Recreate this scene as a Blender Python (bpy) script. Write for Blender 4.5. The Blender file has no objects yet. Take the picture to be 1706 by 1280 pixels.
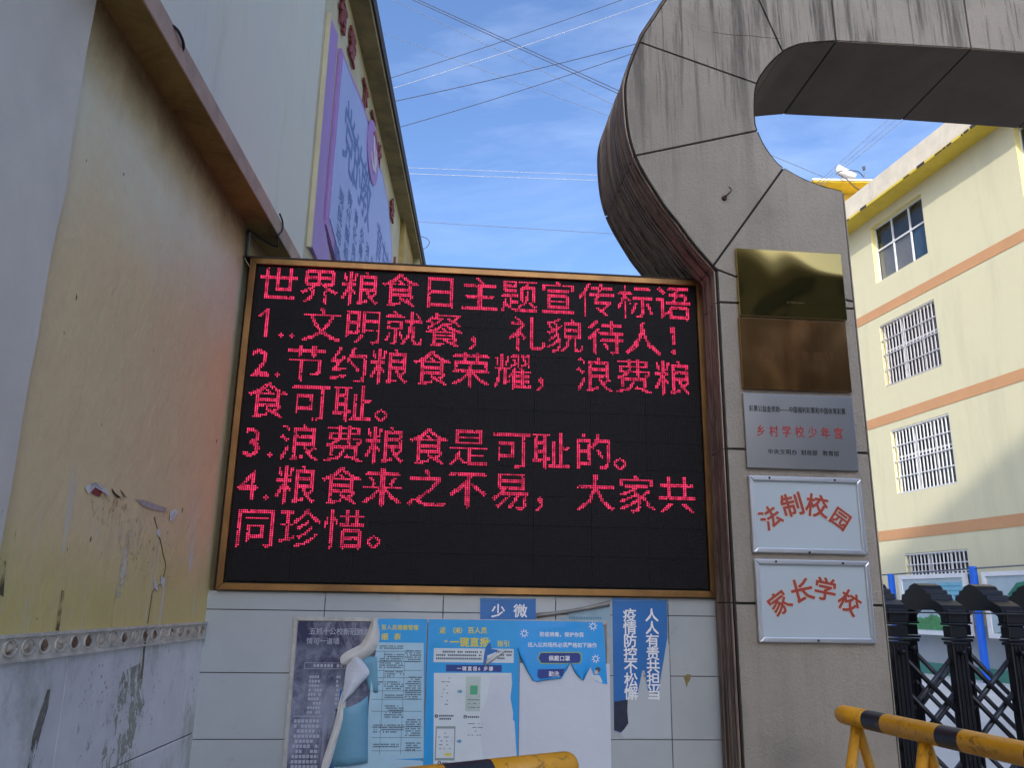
import bpy, math, random
from math import radians, sin, cos, pi
from mathutils import Vector, Matrix, Quaternion
random.seed(7)
sc = bpy.context.scene
COL = sc.collection
EYE = 1.6
# ------------------------------------------------------------ camera
FPX, CX, CY = 1362.46, 853.0, 640.0
PITCH, ROLL = radians(15.0232), radians(0.89646)
_c, _s = cos(PITCH), sin(PITCH)
FW = Vector((0, _c, _s)); UP0 = Vector((0, -_s, _c)); RT0 = Vector((1, 0, 0))
RT = RT0 * cos(ROLL) + UP0 * sin(ROLL)
UP = -RT0 * sin(ROLL) + UP0 * cos(ROLL)
camd = bpy.data.cameras.new('camera'); cam = bpy.data.objects.new('camera', camd); COL.objects.link(cam)
camd.sensor_width = 36; camd.lens = 36 * FPX / 1706; camd.clip_end = 3000; camd.clip_start = 0.05
mt = Matrix((RT, UP, -FW)).transposed().to_4x4(); mt.translation = (0, 0, EYE)
cam.matrix_world = mt
sc.camera = cam
# ------------------------------------------------------------ sky, sun, exposure
SUN_EL, SUN_PHI = radians(25.0), radians(10.7)
sun_dir = Vector((-sin(SUN_PHI) * cos(SUN_EL), -cos(SUN_PHI) * cos(SUN_EL), sin(SUN_EL)))   # towards the sun
w = bpy.data.worlds.new('World'); sc.world = w; w.use_nodes = True
nt = w.node_tree; nt.nodes.clear()
def N(t, ty, **k):
    n = t.nodes.new(ty)
    for a, b in k.items(): setattr(n, a, b)
    return n
sky = N(nt, 'ShaderNodeTexSky', sky_type='NISHITA', sun_disc=False)
sky.sun_elevation = SUN_EL
sky.sun_rotation = math.atan2(sun_dir.x, sun_dir.y)
sky.air_density = 0.8; sky.dust_density = 5.0; sky.ozone_density = 5.5
bg = N(nt, 'ShaderNodeBackground'); bg.inputs[1].default_value = 0.15
wo = N(nt, 'ShaderNodeOutputWorld')
tc = N(nt, 'ShaderNodeTexCoord')
mp = N(nt, 'ShaderNodeMapping'); mp.inputs['Scale'].default_value = (1.3, 2.6, 5.0); mp.inputs['Rotation'].default_value = (0.25, 0.5, 0.3); mp.inputs['Location'].default_value = (3.1, 0.4, 1.7)
nz = N(nt, 'ShaderNodeTexNoise'); nz.inputs['Scale'].default_value = 1.6; nz.inputs['Detail'].default_value = 9; nz.inputs['Roughness'].default_value = 0.62; nz.inputs['Distortion'].default_value = 0.5
cr = N(nt, 'ShaderNodeMapRange'); cr.inputs[1].default_value = 0.50; cr.inputs[2].default_value = 0.90; cr.inputs[3].default_value = 0.0; cr.inputs[4].default_value = 0.13
mx = N(nt, 'ShaderNodeMix', data_type='RGBA'); mx.inputs[7].default_value = (7.6, 8.3, 9.4, 1)
nt.links.new(tc.outputs['Generated'], mp.inputs[0]); nt.links.new(mp.outputs[0], nz.inputs[0])
nt.links.new(nz.outputs[0], cr.inputs[0])
sxyz = N(nt, 'ShaderNodeSeparateXYZ'); nt.links.new(tc.outputs['Generated'], sxyz.inputs[0])
lowc = N(nt, 'ShaderNodeMapRange'); lowc.inputs[1].default_value = 0.12; lowc.inputs[2].default_value = 0.45
cm = N(nt, 'ShaderNodeMath', operation='MULTIPLY'); nt.links.new(sxyz.outputs[2], lowc.inputs[0]); nt.links.new(lowc.outputs[0], cm.inputs[0]); nt.links.new(cr.outputs[0], cm.inputs[1])
nt.links.new(cm.outputs[0], mx.inputs[0])
nt.links.new(sky.outputs[0], mx.inputs[6]); nt.links.new(mx.outputs[2], bg.inputs[0]); nt.links.new(bg.outputs[0], wo.inputs[0])
sl = bpy.data.lights.new('sun', 'SUN'); sl.energy = 2.0; sl.angle = radians(0.53); sl.color = (1.0, 0.95, 0.86)
so = bpy.data.objects.new('sun', sl); COL.objects.link(so); so.location = (0, -30, 40)
so.rotation_mode = 'QUATERNION'; so.rotation_quaternion = sun_dir.to_track_quat('Z', 'Y')
sc.view_settings.view_transform = 'Standard'; sc.view_settings.look = 'None'
sc.view_settings.gamma = 1; sc.view_settings.use_curve_mapping = False
sc.view_settings.exposure = 1.22
sc.render.engine = 'CYCLES'; sc.cycles.max_bounces = 8; sc.cycles.diffuse_bounces = 5

# ------------------------------------------------------------ materials
def srgb(r, g, b):
    f = lambda c: (c / 255 / 12.92) if c / 255 <= 0.04045 else ((c / 255 + 0.055) / 1.055) ** 2.4
    return (f(r), f(g), f(b))
class Mat:
    def __init__(s, name, col, rough=0.7, metal=0.0, spec=0.5):
        s.m = bpy.data.materials.new(name); s.m.use_nodes = True
        s.t = s.m.node_tree; s.b = s.t.nodes['Principled BSDF']
        s.b.inputs['Base Color'].default_value = (*col, 1); s.b.inputs['Roughness'].default_value = rough
        s.b.inputs['Metallic'].default_value = metal; s.b.inputs['Specular IOR Level'].default_value = spec
        rgb = s.n('ShaderNodeRGB'); rgb.outputs[0].default_value = (*col, 1)
        s.c = rgb.outputs[0]; s.geo = s.n('ShaderNodeNewGeometry'); s.h = None
        s.link(s.c, s.b.inputs['Base Color'])
    def n(s, ty, **k): return N(s.t, ty, **k)
    def link(s, a, b): s.t.links.new(a, b)
    def noise(s, scale, detail=6, rough=0.6, dist=0.0, sc3=(1, 1, 1), coord='pos', off=0.0):
        mpn = s.n('ShaderNodeMapping'); mpn.inputs['Scale'].default_value = sc3; mpn.inputs['Location'].default_value = (off, off * 0.7, off * 1.3)
        if coord == 'pos': s.link(s.geo.outputs['Position'], mpn.inputs[0])
        else:
            t = s.n('ShaderNodeTexCoord'); s.link(t.outputs['Object'], mpn.inputs[0])
        q = s.n('ShaderNodeTexNoise'); q.inputs['Scale'].default_value = scale; q.inputs['Detail'].default_value = detail
        q.inputs['Roughness'].default_value = rough; q.inputs['Distortion'].default_value = dist
        s.link(mpn.outputs[0], q.inputs[0]); return q.outputs[0]
    def rng(s, v, a, b, c=0.0, d=1.0, smooth=False):
        r = s.n('ShaderNodeMapRange'); r.inputs[1].default_value = a; r.inputs[2].default_value = b
        r.inputs[3].default_value = c; r.inputs[4].default_value = d
        if smooth: r.interpolation_type = 'SMOOTHSTEP'
        s.link(v, r.inputs[0]); return r.outputs[0]
    def math(s, op, a, b=None):
        m_ = s.n('ShaderNodeMath', operation=op)
        for i, v in enumerate((a, b)):
            if v is None: continue
            if isinstance(v, (int, float)): m_.inputs[i].default_value = v
            else: s.link(v, m_.inputs[i])
        return m_.outputs[0]
    def z(s):
        x = s.n('ShaderNodeSeparateXYZ'); s.link(s.geo.outputs['Position'], x.inputs[0]); return x.outputs
    def mix(s, fac, col):
        m_ = s.n('ShaderNodeMix', data_type='RGBA'); s.link(fac, m_.inputs[0]); s.link(s.c, m_.inputs[6])
        if isinstance(col, tuple): m_.inputs[7].default_value = (*col, 1)
        else: s.link(col, m_.inputs[7])
        s.c = m_.outputs[2]; s.link(s.c, s.b.inputs['Base Color']); return s
    def bump(s, h, strength=0.3, dist=0.005):
        b_ = s.n('ShaderNodeBump'); b_.inputs['Strength'].default_value = strength; b_.inputs['Distance'].default_value = dist
        s.link(h, b_.inputs['Height'])
        if s.h: s.link(s.h, b_.inputs['Normal'])
        s.h = b_.outputs[0]; s.link(s.h, s.b.inputs['Normal']); return s
    def vary(s, amt=0.25, scale=2.0, sc3=(1, 1, 1), off=0.0):      # lighter / darker wear in the colour itself
        d = tuple(c * (1 - amt) for c in s.b.inputs['Base Color'].default_value[:3])
        return s.mix(s.rng(s.noise(scale, 7, 0.65, 0.3, sc3, off=off), 0.35, 0.7), d)
def simple(name, col, rough=0.7, metal=0.0, amt=0.15, scale=6, bump=0.0, bscale=80, spec=0.5):
    m = Mat(name, col, rough, metal, spec)
    if amt: m.vary(amt, scale)
    if bump: m.bump(m.noise(bscale, 4), bump, 0.003)
    return m.m

# painted plaster on the left building's lower storey
m = Mat('ochre_plaster', (0.84, 0.65, 0.34), 0.62)
z = m.z()[2]; y = m.z()[1]
big = m.noise(1.3, 5, 0.55, 0.4); fine = m.noise(6, 8, 0.7, 0.6, off=3)
zz = m.math('ADD', z, m.math('MULTIPLY', m.math('SUBTRACT', big, 0.5), 0.55))
m.mix(m.rng(zz, 2.75, 3.25, 0, 1, True), (0.80, 0.74, 0.50))
m.mix(m.math('MULTIPLY', m.rng(zz, 1.95, 1.5, 0, 1, True), 0.8), (0.68, 0.56, 0.16))
m.mix(m.rng(fine, 0.45, 0.75, 0, 0.4), (0.80, 0.56, 0.30))
st = m.math('ADD', z, m.math('MULTIPLY', m.math('SUBTRACT', m.noise(3.2, 7, 0.7, 0.8, off=9), 0.5), 0.22))  # brown mould stain and soffit shade, both painted into the colour, darker upward
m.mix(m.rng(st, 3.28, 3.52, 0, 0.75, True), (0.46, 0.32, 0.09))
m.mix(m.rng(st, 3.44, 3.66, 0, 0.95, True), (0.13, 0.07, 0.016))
sp = m.noise(17, 3, 0.5, 0, (1, 1, 0.6), off=21)
m.mix(m.rng(sp, 0.735, 0.75, 0, 0.9), (0.07, 0.06, 0.045))
sk = m.noise(3.5, 6, 0.75, 1.2, (1, 3, 0.5), off=5)
m.mix(m.math('MULTIPLY', m.rng(sk, 0.56, 0.66), m.rng(z, 2.15, 1.8)), (0.70, 0.66, 0.55))
sk2 = m.noise(5, 6, 0.8, 0.9, (1, 3.2, 0.45), off=15)
m.mix(m.math('MULTIPLY', m.rng(sk2, 0.64, 0.68, 0, 0.8), m.rng(z, 2.1, 1.8)), (0.17, 0.12, 0.055))
m.mix(m.rng(m.noise(26, 8, 0.8, 0.2, off=31), 0.40, 0.75, 0, 0.22), (0.55, 0.45, 0.26))
dr = m.noise(7, 7, 0.8, 0.25, (1, 2.0, 0.10), off=41)
m.mix(m.math('MULTIPLY', m.rng(dr, 0.60, 0.70, 0, 0.30), m.rng(m.noise(1.2, 3, 0.5, off=43), 0.45, 0.6)), (0.40, 0.34, 0.20))
m.bump(m.noise(3, 6), 0.6, 0.025); m.bump(m.noise(14, 6, 0.7), 0.35, 0.006); m.bump(m.noise(90, 4), 0.25, 0.002)
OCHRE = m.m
m = Mat('grey_whitewash', (0.78, 0.72, 0.60), 0.7); m.vary(0.18, 1.5)
m.mix(m.rng(m.noise(9, 5, 0.7, 0.5, (1, 2, 0.4), off=4), 0.70, 0.74, 0, 0.8), (0.08, 0.08, 0.06))
m.bump(m.noise(4, 6), 0.4, 0.015); GREYWASH = m.m
m = Mat('pale_upper_paint', (0.74, 0.72, 0.60), 0.7)
m.mix(m.rng(m.noise(1.5, 6, 0.6, 0.5), 0.4, 0.7, 0, 0.5), (0.66, 0.68, 0.62))
m.mix(m.rng(m.noise(2.5, 6, 0.7, 0.3, (1, 2.5, 0.4), off=8), 0.55, 0.75, 0, 0.4), (0.50, 0.49, 0.38)); m.bump(m.noise(3, 5), 0.3, 0.01); UPPER = m.m
m = Mat('cream_paint', (0.66, 0.60, 0.40), 0.7); m.vary(0.2, 2.0)
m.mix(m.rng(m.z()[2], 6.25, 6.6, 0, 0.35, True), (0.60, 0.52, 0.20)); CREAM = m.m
m = Mat('soffit_paint', (0.30, 0.21, 0.055), 0.75); m.mix(m.rng(m.noise(3, 7, 0.7, 0.6), 0.42, 0.62, 0, 0.85), (0.13, 0.085, 0.02)); SOFFIT = m.m
m = Mat('pink_render', (0.50, 0.34, 0.255), 0.75); m.vary(0.35, 5)
m.mix(m.rng(m.noise(14, 5, 0.7), 0.66, 0.7, 0, 0.7), (0.15, 0.10, 0.07)); m.bump(m.noise(30, 5), 0.4, 0.004); FASCIA = m.m
m = Mat('dado_tile', (0.80, 0.78, 0.74), 0.32); m.vary(0.2, 3)
m.mix(m.rng(m.noise(2.2, 9, 0.75, 0.2, (1, 1.1, 0.75), off=2), 0.48, 0.66, 0, 0.8), (0.27, 0.27, 0.19))
m.mix(m.rng(m.noise(8, 9, 0.85, 0.3, (1, 1.2, 0.8), off=12), 0.60, 0.64, 0, 0.85), (0.12, 0.11, 0.085)); DADO = m.m
m = Mat('border_relief', (0.74, 0.68, 0.55), 0.5); m.vary(0.4, 14); BORDER = m.m
m = Mat('border_oval', (0.55, 0.46, 0.34), 0.5); m.mix(m.rng(m.noise(11, 4, 0.6), 0.46, 0.56), (0.13, 0.07, 0.03)); OVAL = m.m
m = Mat('glazed_tile', (0.46, 0.49, 0.50), 0.13); m.vary(0.16, 1.4); m.mix(m.rng(m.noise(9, 9, 0.8, 0.4, off=17), 0.60, 0.66, 0, 0.5), (0.30, 0.28, 0.24))
m.mix(m.rng(m.noise(3, 7, 0.7, 0.5, (1, 1, 0.7), off=6), 0.60, 0.78, 0, 0.5), (0.42, 0.42, 0.40)); m.bump(m.noise(2.5, 3), 0.12, 0.01); TILE = m.m
m = Mat('dirty_grout', (0.13, 0.11, 0.09), 0.9); m.vary(0.5, 20); GROUT = m.m
# stone-effect paint of the gate arch
def stone(name, col):
    m = Mat(name, col, 0.78); m.vary(0.14, 1.6)
    z = m.z()[2]
    streak = m.noise(6, 8, 0.72, 0.15, (1.6, 1.6, 0.07), off=3)
    hi = m.rng(z, 3.6, 5.3, 0.10, 1.0, True)
    m.mix(m.math('MULTIPLY', m.rng(streak, 0.50, 0.62), hi), tuple(c * 0.22 for c in col))
    st2 = m.noise(16, 6, 0.7, 0.1, (1.4, 1.4, 0.05), off=13)
    m.mix(m.math('MULTIPLY', m.rng(st2, 0.54, 0.60, 0, 0.85), m.rng(z, 4.0, 5.1, 0.08, 1)), tuple(c * 0.25 for c in col))
    m.mix(m.rng(m.noise(2.2, 7, 0.7, 0.4, off=30), 0.50, 0.70, 0, 0.55), tuple(c * 0.55 for c in col))
    m.mix(m.rng(m.noise(1.1, 3, 0.5, 0.2, off=44), 0.5, 0.7, 0, 0.4), tuple(min(1, c * 1.25) for c in col))
    m.mix(m.rng(m.noise(120, 4, 0.8, off=50), 0.35, 0.7, 0, 0.35), tuple(c * 0.6 for c in col)); m.bump(m.noise(55, 5, 0.7), 0.9, 0.008); m.bump(m.noise(160, 3, 0.6), 0.6, 0.003)
    return m.m
STONE = stone('stone_paint', (0.36, 0.312, 0.25))
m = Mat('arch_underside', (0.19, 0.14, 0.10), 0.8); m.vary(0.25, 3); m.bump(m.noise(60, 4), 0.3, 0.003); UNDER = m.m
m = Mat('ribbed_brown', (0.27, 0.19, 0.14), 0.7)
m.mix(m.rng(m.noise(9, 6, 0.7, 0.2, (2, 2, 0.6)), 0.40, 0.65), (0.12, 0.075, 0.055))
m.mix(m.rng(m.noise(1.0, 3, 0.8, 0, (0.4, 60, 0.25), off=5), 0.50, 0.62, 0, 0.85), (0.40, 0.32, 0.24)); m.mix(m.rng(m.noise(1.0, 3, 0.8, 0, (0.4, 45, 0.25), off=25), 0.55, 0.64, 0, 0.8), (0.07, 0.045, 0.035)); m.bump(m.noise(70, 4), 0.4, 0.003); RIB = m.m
JOINT = simple('dark_joint', (0.035, 0.03, 0.028), 0.9)
BLACKGAP = simple('dark_cavity', (0.015, 0.014, 0.013), 0.9, amt=0)
# brushed gold steel
m = Mat('gold_steel', (0.26, 0.14, 0.05), 0.34, 0.8); m.mix(m.rng(m.noise(3, 5, 0.6), 0.4, 0.65), (0.16, 0.085, 0.035)); m.bump(m.noise(2.5, 3), 0.25, 0.02); GOLD = m.m
m = Mat('brass_plate', (0.50, 0.36, 0.12), 0.07, 1.0); m.bump(m.noise(1.3, 2, 0.4, 0.6), 0.6, 0.055); BRASS = m.m
m = Mat('aged_brass_plate', (0.47, 0.25, 0.10), 0.16, 1.0)
m.mix(m.rng(m.noise(3, 6, 0.6, 0.5, (2.4, 2.4, 0.5)), 0.42, 0.66), (0.30, 0.135, 0.05)); m.bump(m.noise(1.6, 2, 0.4, 0.5, off=5), 0.6, 0.05); BRASS2 = m.m
m = Mat('steel_plate', (0.40, 0.40, 0.41), 0.30, 1.0); m.bump(m.noise(4, 2, 0.3, 0, (0.6, 0.6, 30)), 0.06, 0.003); m.bump(m.noise(1.5, 2), 0.3, 0.03); STEEL = m.m
ALU = simple('aluminium_frame', (0.62, 0.64, 0.67), 0.34, 0.85, 0.1)
OLDALU = simple('weathered_frame', (0.50, 0.49, 0.46), 0.5, 0.25, 0.35, 18)
m = Mat('white_sign_face', (0.46, 0.52, 0.55), 0.28); m.vary(0.05, 2); SIGNWHITE = m.m
def crumple(m, k=14, st=0.6):
    t = m.node_tree; g_ = t.nodes.new('ShaderNodeNewGeometry'); q_ = t.nodes.new('ShaderNodeTexNoise'); q_.inputs['Scale'].default_value = k; q_.inputs['Detail'].default_value = 3; b_ = t.nodes.new('ShaderNodeBump'); b_.inputs['Strength'].default_value = st; b_.inputs['Distance'].default_value = 0.01
    t.links.new(g_.outputs['Position'], q_.inputs[0]); t.links.new(q_.outputs[0], b_.inputs['Height']); t.links.new(b_.outputs[0], t.nodes['Principled BSDF'].inputs['Normal'])
def flat(name, col, rough=0.6, amt=0.0): return simple(name, col, rough, 0, amt, 12)
SIGNRED = flat('sign_red', (0.36, 0.045, 0.025), 0.5, 0.15); SIGNEDGE = flat('sign_letter_edge', (0.72, 0.50, 0.34), 0.5)
PRED = flat('plaque_red', (0.34, 0.02, 0.018), 0.5); PBLACK = flat('plaque_black', (0.012, 0.012, 0.012), 0.5)
PAPER = simple('white_paper', (0.64, 0.67, 0.73), 0.55, 0, 0.06, 3)
CURLP = simple('curled_paper', (0.72, 0.70, 0.65), 0.7, 0, 0.18, 9)
GREYP = simple('grey_old_paper', (0.36, 0.34, 0.31), 0.7, 0, 0.3, 9)
SKYB = simple('poster_sky_blue', (0.012, 0.36, 0.78), 0.4, 0, 0.12, 4)
SKYB2 = simple('poster_bright_blue', (0.015, 0.36, 0.84), 0.3, 0, 0.10, 4)
DEEPB = simple('banner_blue', (0.008, 0.15, 0.46), 0.4, 0, 0.15, 6)
NAVYBAR = flat('poster_navy_bar', (0.012, 0.04, 0.25), 0.4)
m = Mat('faded_navy_poster', (0.014, 0.016, 0.075), 0.5)
m.mix(m.rng(m.noise(6, 8, 0.75, 0.8, (1, 1, 0.6), off=1), 0.48, 0.64, 0, 0.85), (0.30, 0.30, 0.38))
zv = m.z()[2]; m.mix(m.math('MULTIPLY', m.rng(zv, 1.40, 1.34, 0, 1), m.rng(m.noise(4, 6, 0.7, off=7), 0.40, 0.60, 0.05, 0.7)), (0.30, 0.33, 0.42))
NAVY = m.m
TBL = simple('poster_table_blue', (0.42, 0.64, 0.76), 0.4, 0, 0.12, 5)
TBLD = simple('poster_table_fold', (0.16, 0.38, 0.52), 0.4, 0, 0.15, 5)
PANELW = simple('poster_pale_panel', (0.68, 0.74, 0.76), 0.4, 0, 0.08, 5)
INK = flat('print_ink', (0.06, 0.09, 0.13)); INKW = flat('print_white', (0.85, 0.85, 0.84)); YEL = flat('print_yellow', (0.80, 0.68, 0.03))
PALEINK = flat('print_pale', (0.40, 0.42, 0.50)); GRN = flat('print_green', (0.10, 0.42, 0.22)); ARROW = flat('print_arrow_blue', (0.12, 0.34, 0.52))
for m_ in (SKYB, SKYB2, DEEPB, TBL, TBLD, PAPER, PANELW): crumple(m_, 9, 0.45)
for m_ in (CURLP, GREYP): crumple(m_, 22, 0.9)
SKIN = flat('print_skin', (0.62, 0.48, 0.38)); LIME = flat('print_lime', (0.35, 0.50, 0.12)); REDINK = flat('print_red', (0.32, 0.06, 0.05))
PURPLE = simple('purple_board', (0.42, 0.23, 0.58), 0.5, 0, 0.12, 3); LILAC = simple('lilac_board', (0.42, 0.50, 0.84), 0.5, 0, 0.06, 2)
BOARDINK = flat('board_blue_ink', (0.13, 0.22, 0.52)); EMBLEM = flat('emblem_pale', (0.72, 0.62, 0.72)); EMBRED = flat('emblem_red', (0.42, 0.06, 0.16))
WALLRED = simple('red_wall_letter', (0.30, 0.05, 0.04), 0.6, 0, 0.4, 25)
WOODY = simple('ochre_column_paint', (0.56, 0.40, 0.12), 0.7, 0, 0.35, 6)
MOSS = simple('mossy_concrete', (0.12, 0.12, 0.085), 0.9, 0, 0.5, 6, 0.5, 30)
m = Mat('eave_concrete', (0.33, 0.26, 0.105), 0.8); m.vary(0.5, 4); EAVE = m.m
DARKTRIM = simple('dark_trim', (0.045, 0.03, 0.022), 0.7)
# far building
m = Mat('yellow_facade', (0.59, 0.54, 0.35), 0.75)
m.mix(m.rng(m.noise(0.5, 6, 0.6, 0.5), 0.4, 0.7, 0, 0.5), (0.58, 0.53, 0.34))
m.mix(m.rng(m.noise(1.2, 7, 0.7, 0.2, (1, 1, 0.15), off=4), 0.52, 0.70, 0, 0.45), (0.44, 0.41, 0.27)); m.mix(m.rng(m.noise(3, 9, 0.8, off=8), 0.5, 0.75, 0, 0.3), (0.5, 0.46, 0.3)); YFAC = m.m
YJAMB = simple('yellow_reveal', (0.80, 0.70, 0.30), 0.75, 0, 0.05)
PEACH = simple('peach_stripe', (0.52, 0.27, 0.125), 0.75, 0, 0.1, 2)
m = Mat('parapet', (0.66, 0.58, 0.45), 0.8); m.vary(0.25, 1.5); m.mix(m.rng(m.noise(2, 7, 0.7, 0, (1, 1, 0.2)), 0.62, 0.75, 0, 0.5), (0.22, 0.20, 0.16)); PARAPET = m.m
YSOF = simple('yellow_soffit', (0.72, 0.54, 0.06), 0.75, 0, 0.2, 2)
m = Mat('deep_yellow', (0.74, 0.52, 0.08), 0.75); YDEEP = m.m
PLINTH = simple('grey_plinth', (0.36, 0.38, 0.38), 0.7, 0, 0.12, 1.5)
GREENP = simple('green_skirting', (0.07, 0.24, 0.18), 0.7, 0, 0.2, 3)
WFRAME = simple('white_metal', (0.66, 0.66, 0.66), 0.45, 0, 0.1)
BARS = simple('pale_bars', (0.55, 0.52, 0.52), 0.5, 0.2, 0.15)
GLASS = Mat('window_glass', (0.6, 0.65, 0.68), 0.05); GLASS.b.inputs['Transmission Weight'].default_value = 1.0; GLASS.b.inputs['IOR'].default_value = 1.3; GLASS = GLASS.m
ROOM = simple('dark_room', (0.05, 0.05, 0.06), 0.9, amt=0)
CURT = simple('beige_curtain', (0.66, 0.56, 0.50), 0.9, 0, 0.15); CURTB = simple('blue_curtain', (0.20, 0.30, 0.42), 0.9, 0, 0.2)
m = Mat('courtyard_concrete', (0.58, 0.58, 0.57), 0.7); m.vary(0.2, 0.6); m.bump(m.noise(40, 4), 0.2, 0.003); CONC = m.m
m = Mat('street_paving', (0.34, 0.31, 0.28), 0.85); m.vary(0.3, 0.8); m.bump(m.noise(40, 4), 0.3, 0.004); PAVE = m.m
GATE = simple('black_gate_paint', (0.014, 0.015, 0.020), 0.33, 0.3, 0.3, 10)
GATE2 = simple('grey_gate_tube', (0.05, 0.055, 0.07), 0.35, 0.4, 0.2, 10)
m = Mat('barrier_yellow', (0.78, 0.36, 0.012), 0.38)
m.mix(m.rng(m.noise(14, 7, 0.75, 0.5), 0.56, 0.61, 0, 0.9), (0.09, 0.05, 0.02)); m.mix(m.rng(m.noise(40, 4, 0.7, off=3), 0.64, 0.7, 0, 0.7), (0.12, 0.06, 0.02)); m.vary(0.2, 8); BYEL = m.m
m = Mat('barrier_black', (0.02, 0.022, 0.028), 0.38); m.mix(m.rng(m.noise(16, 7, 0.75, 0.5), 0.62, 0.66, 0, 0.7), (0.16, 0.13, 0.10)); BBLK = m.m
POSTBLUE = simple('blue_post', (0.012, 0.12, 0.62), 0.4, 0, 0.08)
CABLE = simple('cable_black', (0.02, 0.018, 0.025), 0.6, amt=0); CABLEW = simple('cable_pale', (0.36, 0.36, 0.38), 0.6, amt=0); CABLEG = simple('cable_grey', (0.10, 0.11, 0.14), 0.6, amt=0)
BRICKC = simple('street_building_render', (0.16, 0.14, 0.10), 0.8, 0, 0.4, 0.8); SHUT = simple('roller_shutter', (0.05, 0.055, 0.045), 0.5, 0.3, 0.2)
HOOK = simple('rusty_iron', (0.09, 0.045, 0.03), 0.7, 0.3, 0.3)
DISH = simple('white_heater_tank', (0.75, 0.75, 0.74), 0.4, 0, 0.05)
# LED housing: rows of unlit diodes in the colour and relief of the module face
m = Mat('led_module_face', (0.005, 0.0045, 0.006), 0.6, 0, 0.2)
tcn = m.n('ShaderNodeTexCoord'); sx = m.n('ShaderNodeSeparateXYZ'); m.link(tcn.outputs['Object'], sx.inputs[0])
fx = m.math('SUBTRACT', m.math('FRACT', m.math('MULTIPLY', sx.outputs[0], 100.0)), 0.5)
fz = m.math('SUBTRACT', m.math('FRACT', m.math('MULTIPLY', sx.outputs[2], 100.0)), 0.5)
rr = m.math('SQRT', m.math('ADD', m.math('MULTIPLY', fx, fx), m.math('MULTIPLY', fz, fz)))
dot = m.rng(rr, 0.30, 0.22); m.mix(m.math('MULTIPLY', dot, 0.8), (0.020, 0.016, 0.020))
m.bump(dot, 0.7, 0.003); LEDFACE = m.m
lm = bpy.data.materials.new('lit_led'); lm.use_nodes = True; lm.node_tree.nodes.clear()
e_ = N(lm.node_tree, 'ShaderNodeEmission'); e_.inputs[0].default_value = (1.0, 0.045, 0.15, 1); e_.inputs[1].default_value = 0.72
gq = N(lm.node_tree, 'ShaderNodeNewGeometry'); wn_ = N(lm.node_tree, 'ShaderNodeTexNoise'); wn_.inputs['Scale'].default_value = 38; wn_.inputs['Detail'].default_value = 2
mr_ = N(lm.node_tree, 'ShaderNodeMapRange'); mr_.inputs[1].default_value = 0.3; mr_.inputs[2].default_value = 0.7; mr_.inputs[3].default_value = 0.25; mr_.inputs[4].default_value = 0.95
lm.node_tree.links.new(gq.outputs['Position'], wn_.inputs[0]); lm.node_tree.links.new(wn_.outputs[0], mr_.inputs[0]); lm.node_tree.links.new(mr_.outputs[0], e_.inputs[1])
o_ = N(lm.node_tree, 'ShaderNodeOutputMaterial'); lm.node_tree.links.new(e_.outputs[0], o_.inputs[0]); LIT = lm

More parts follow.
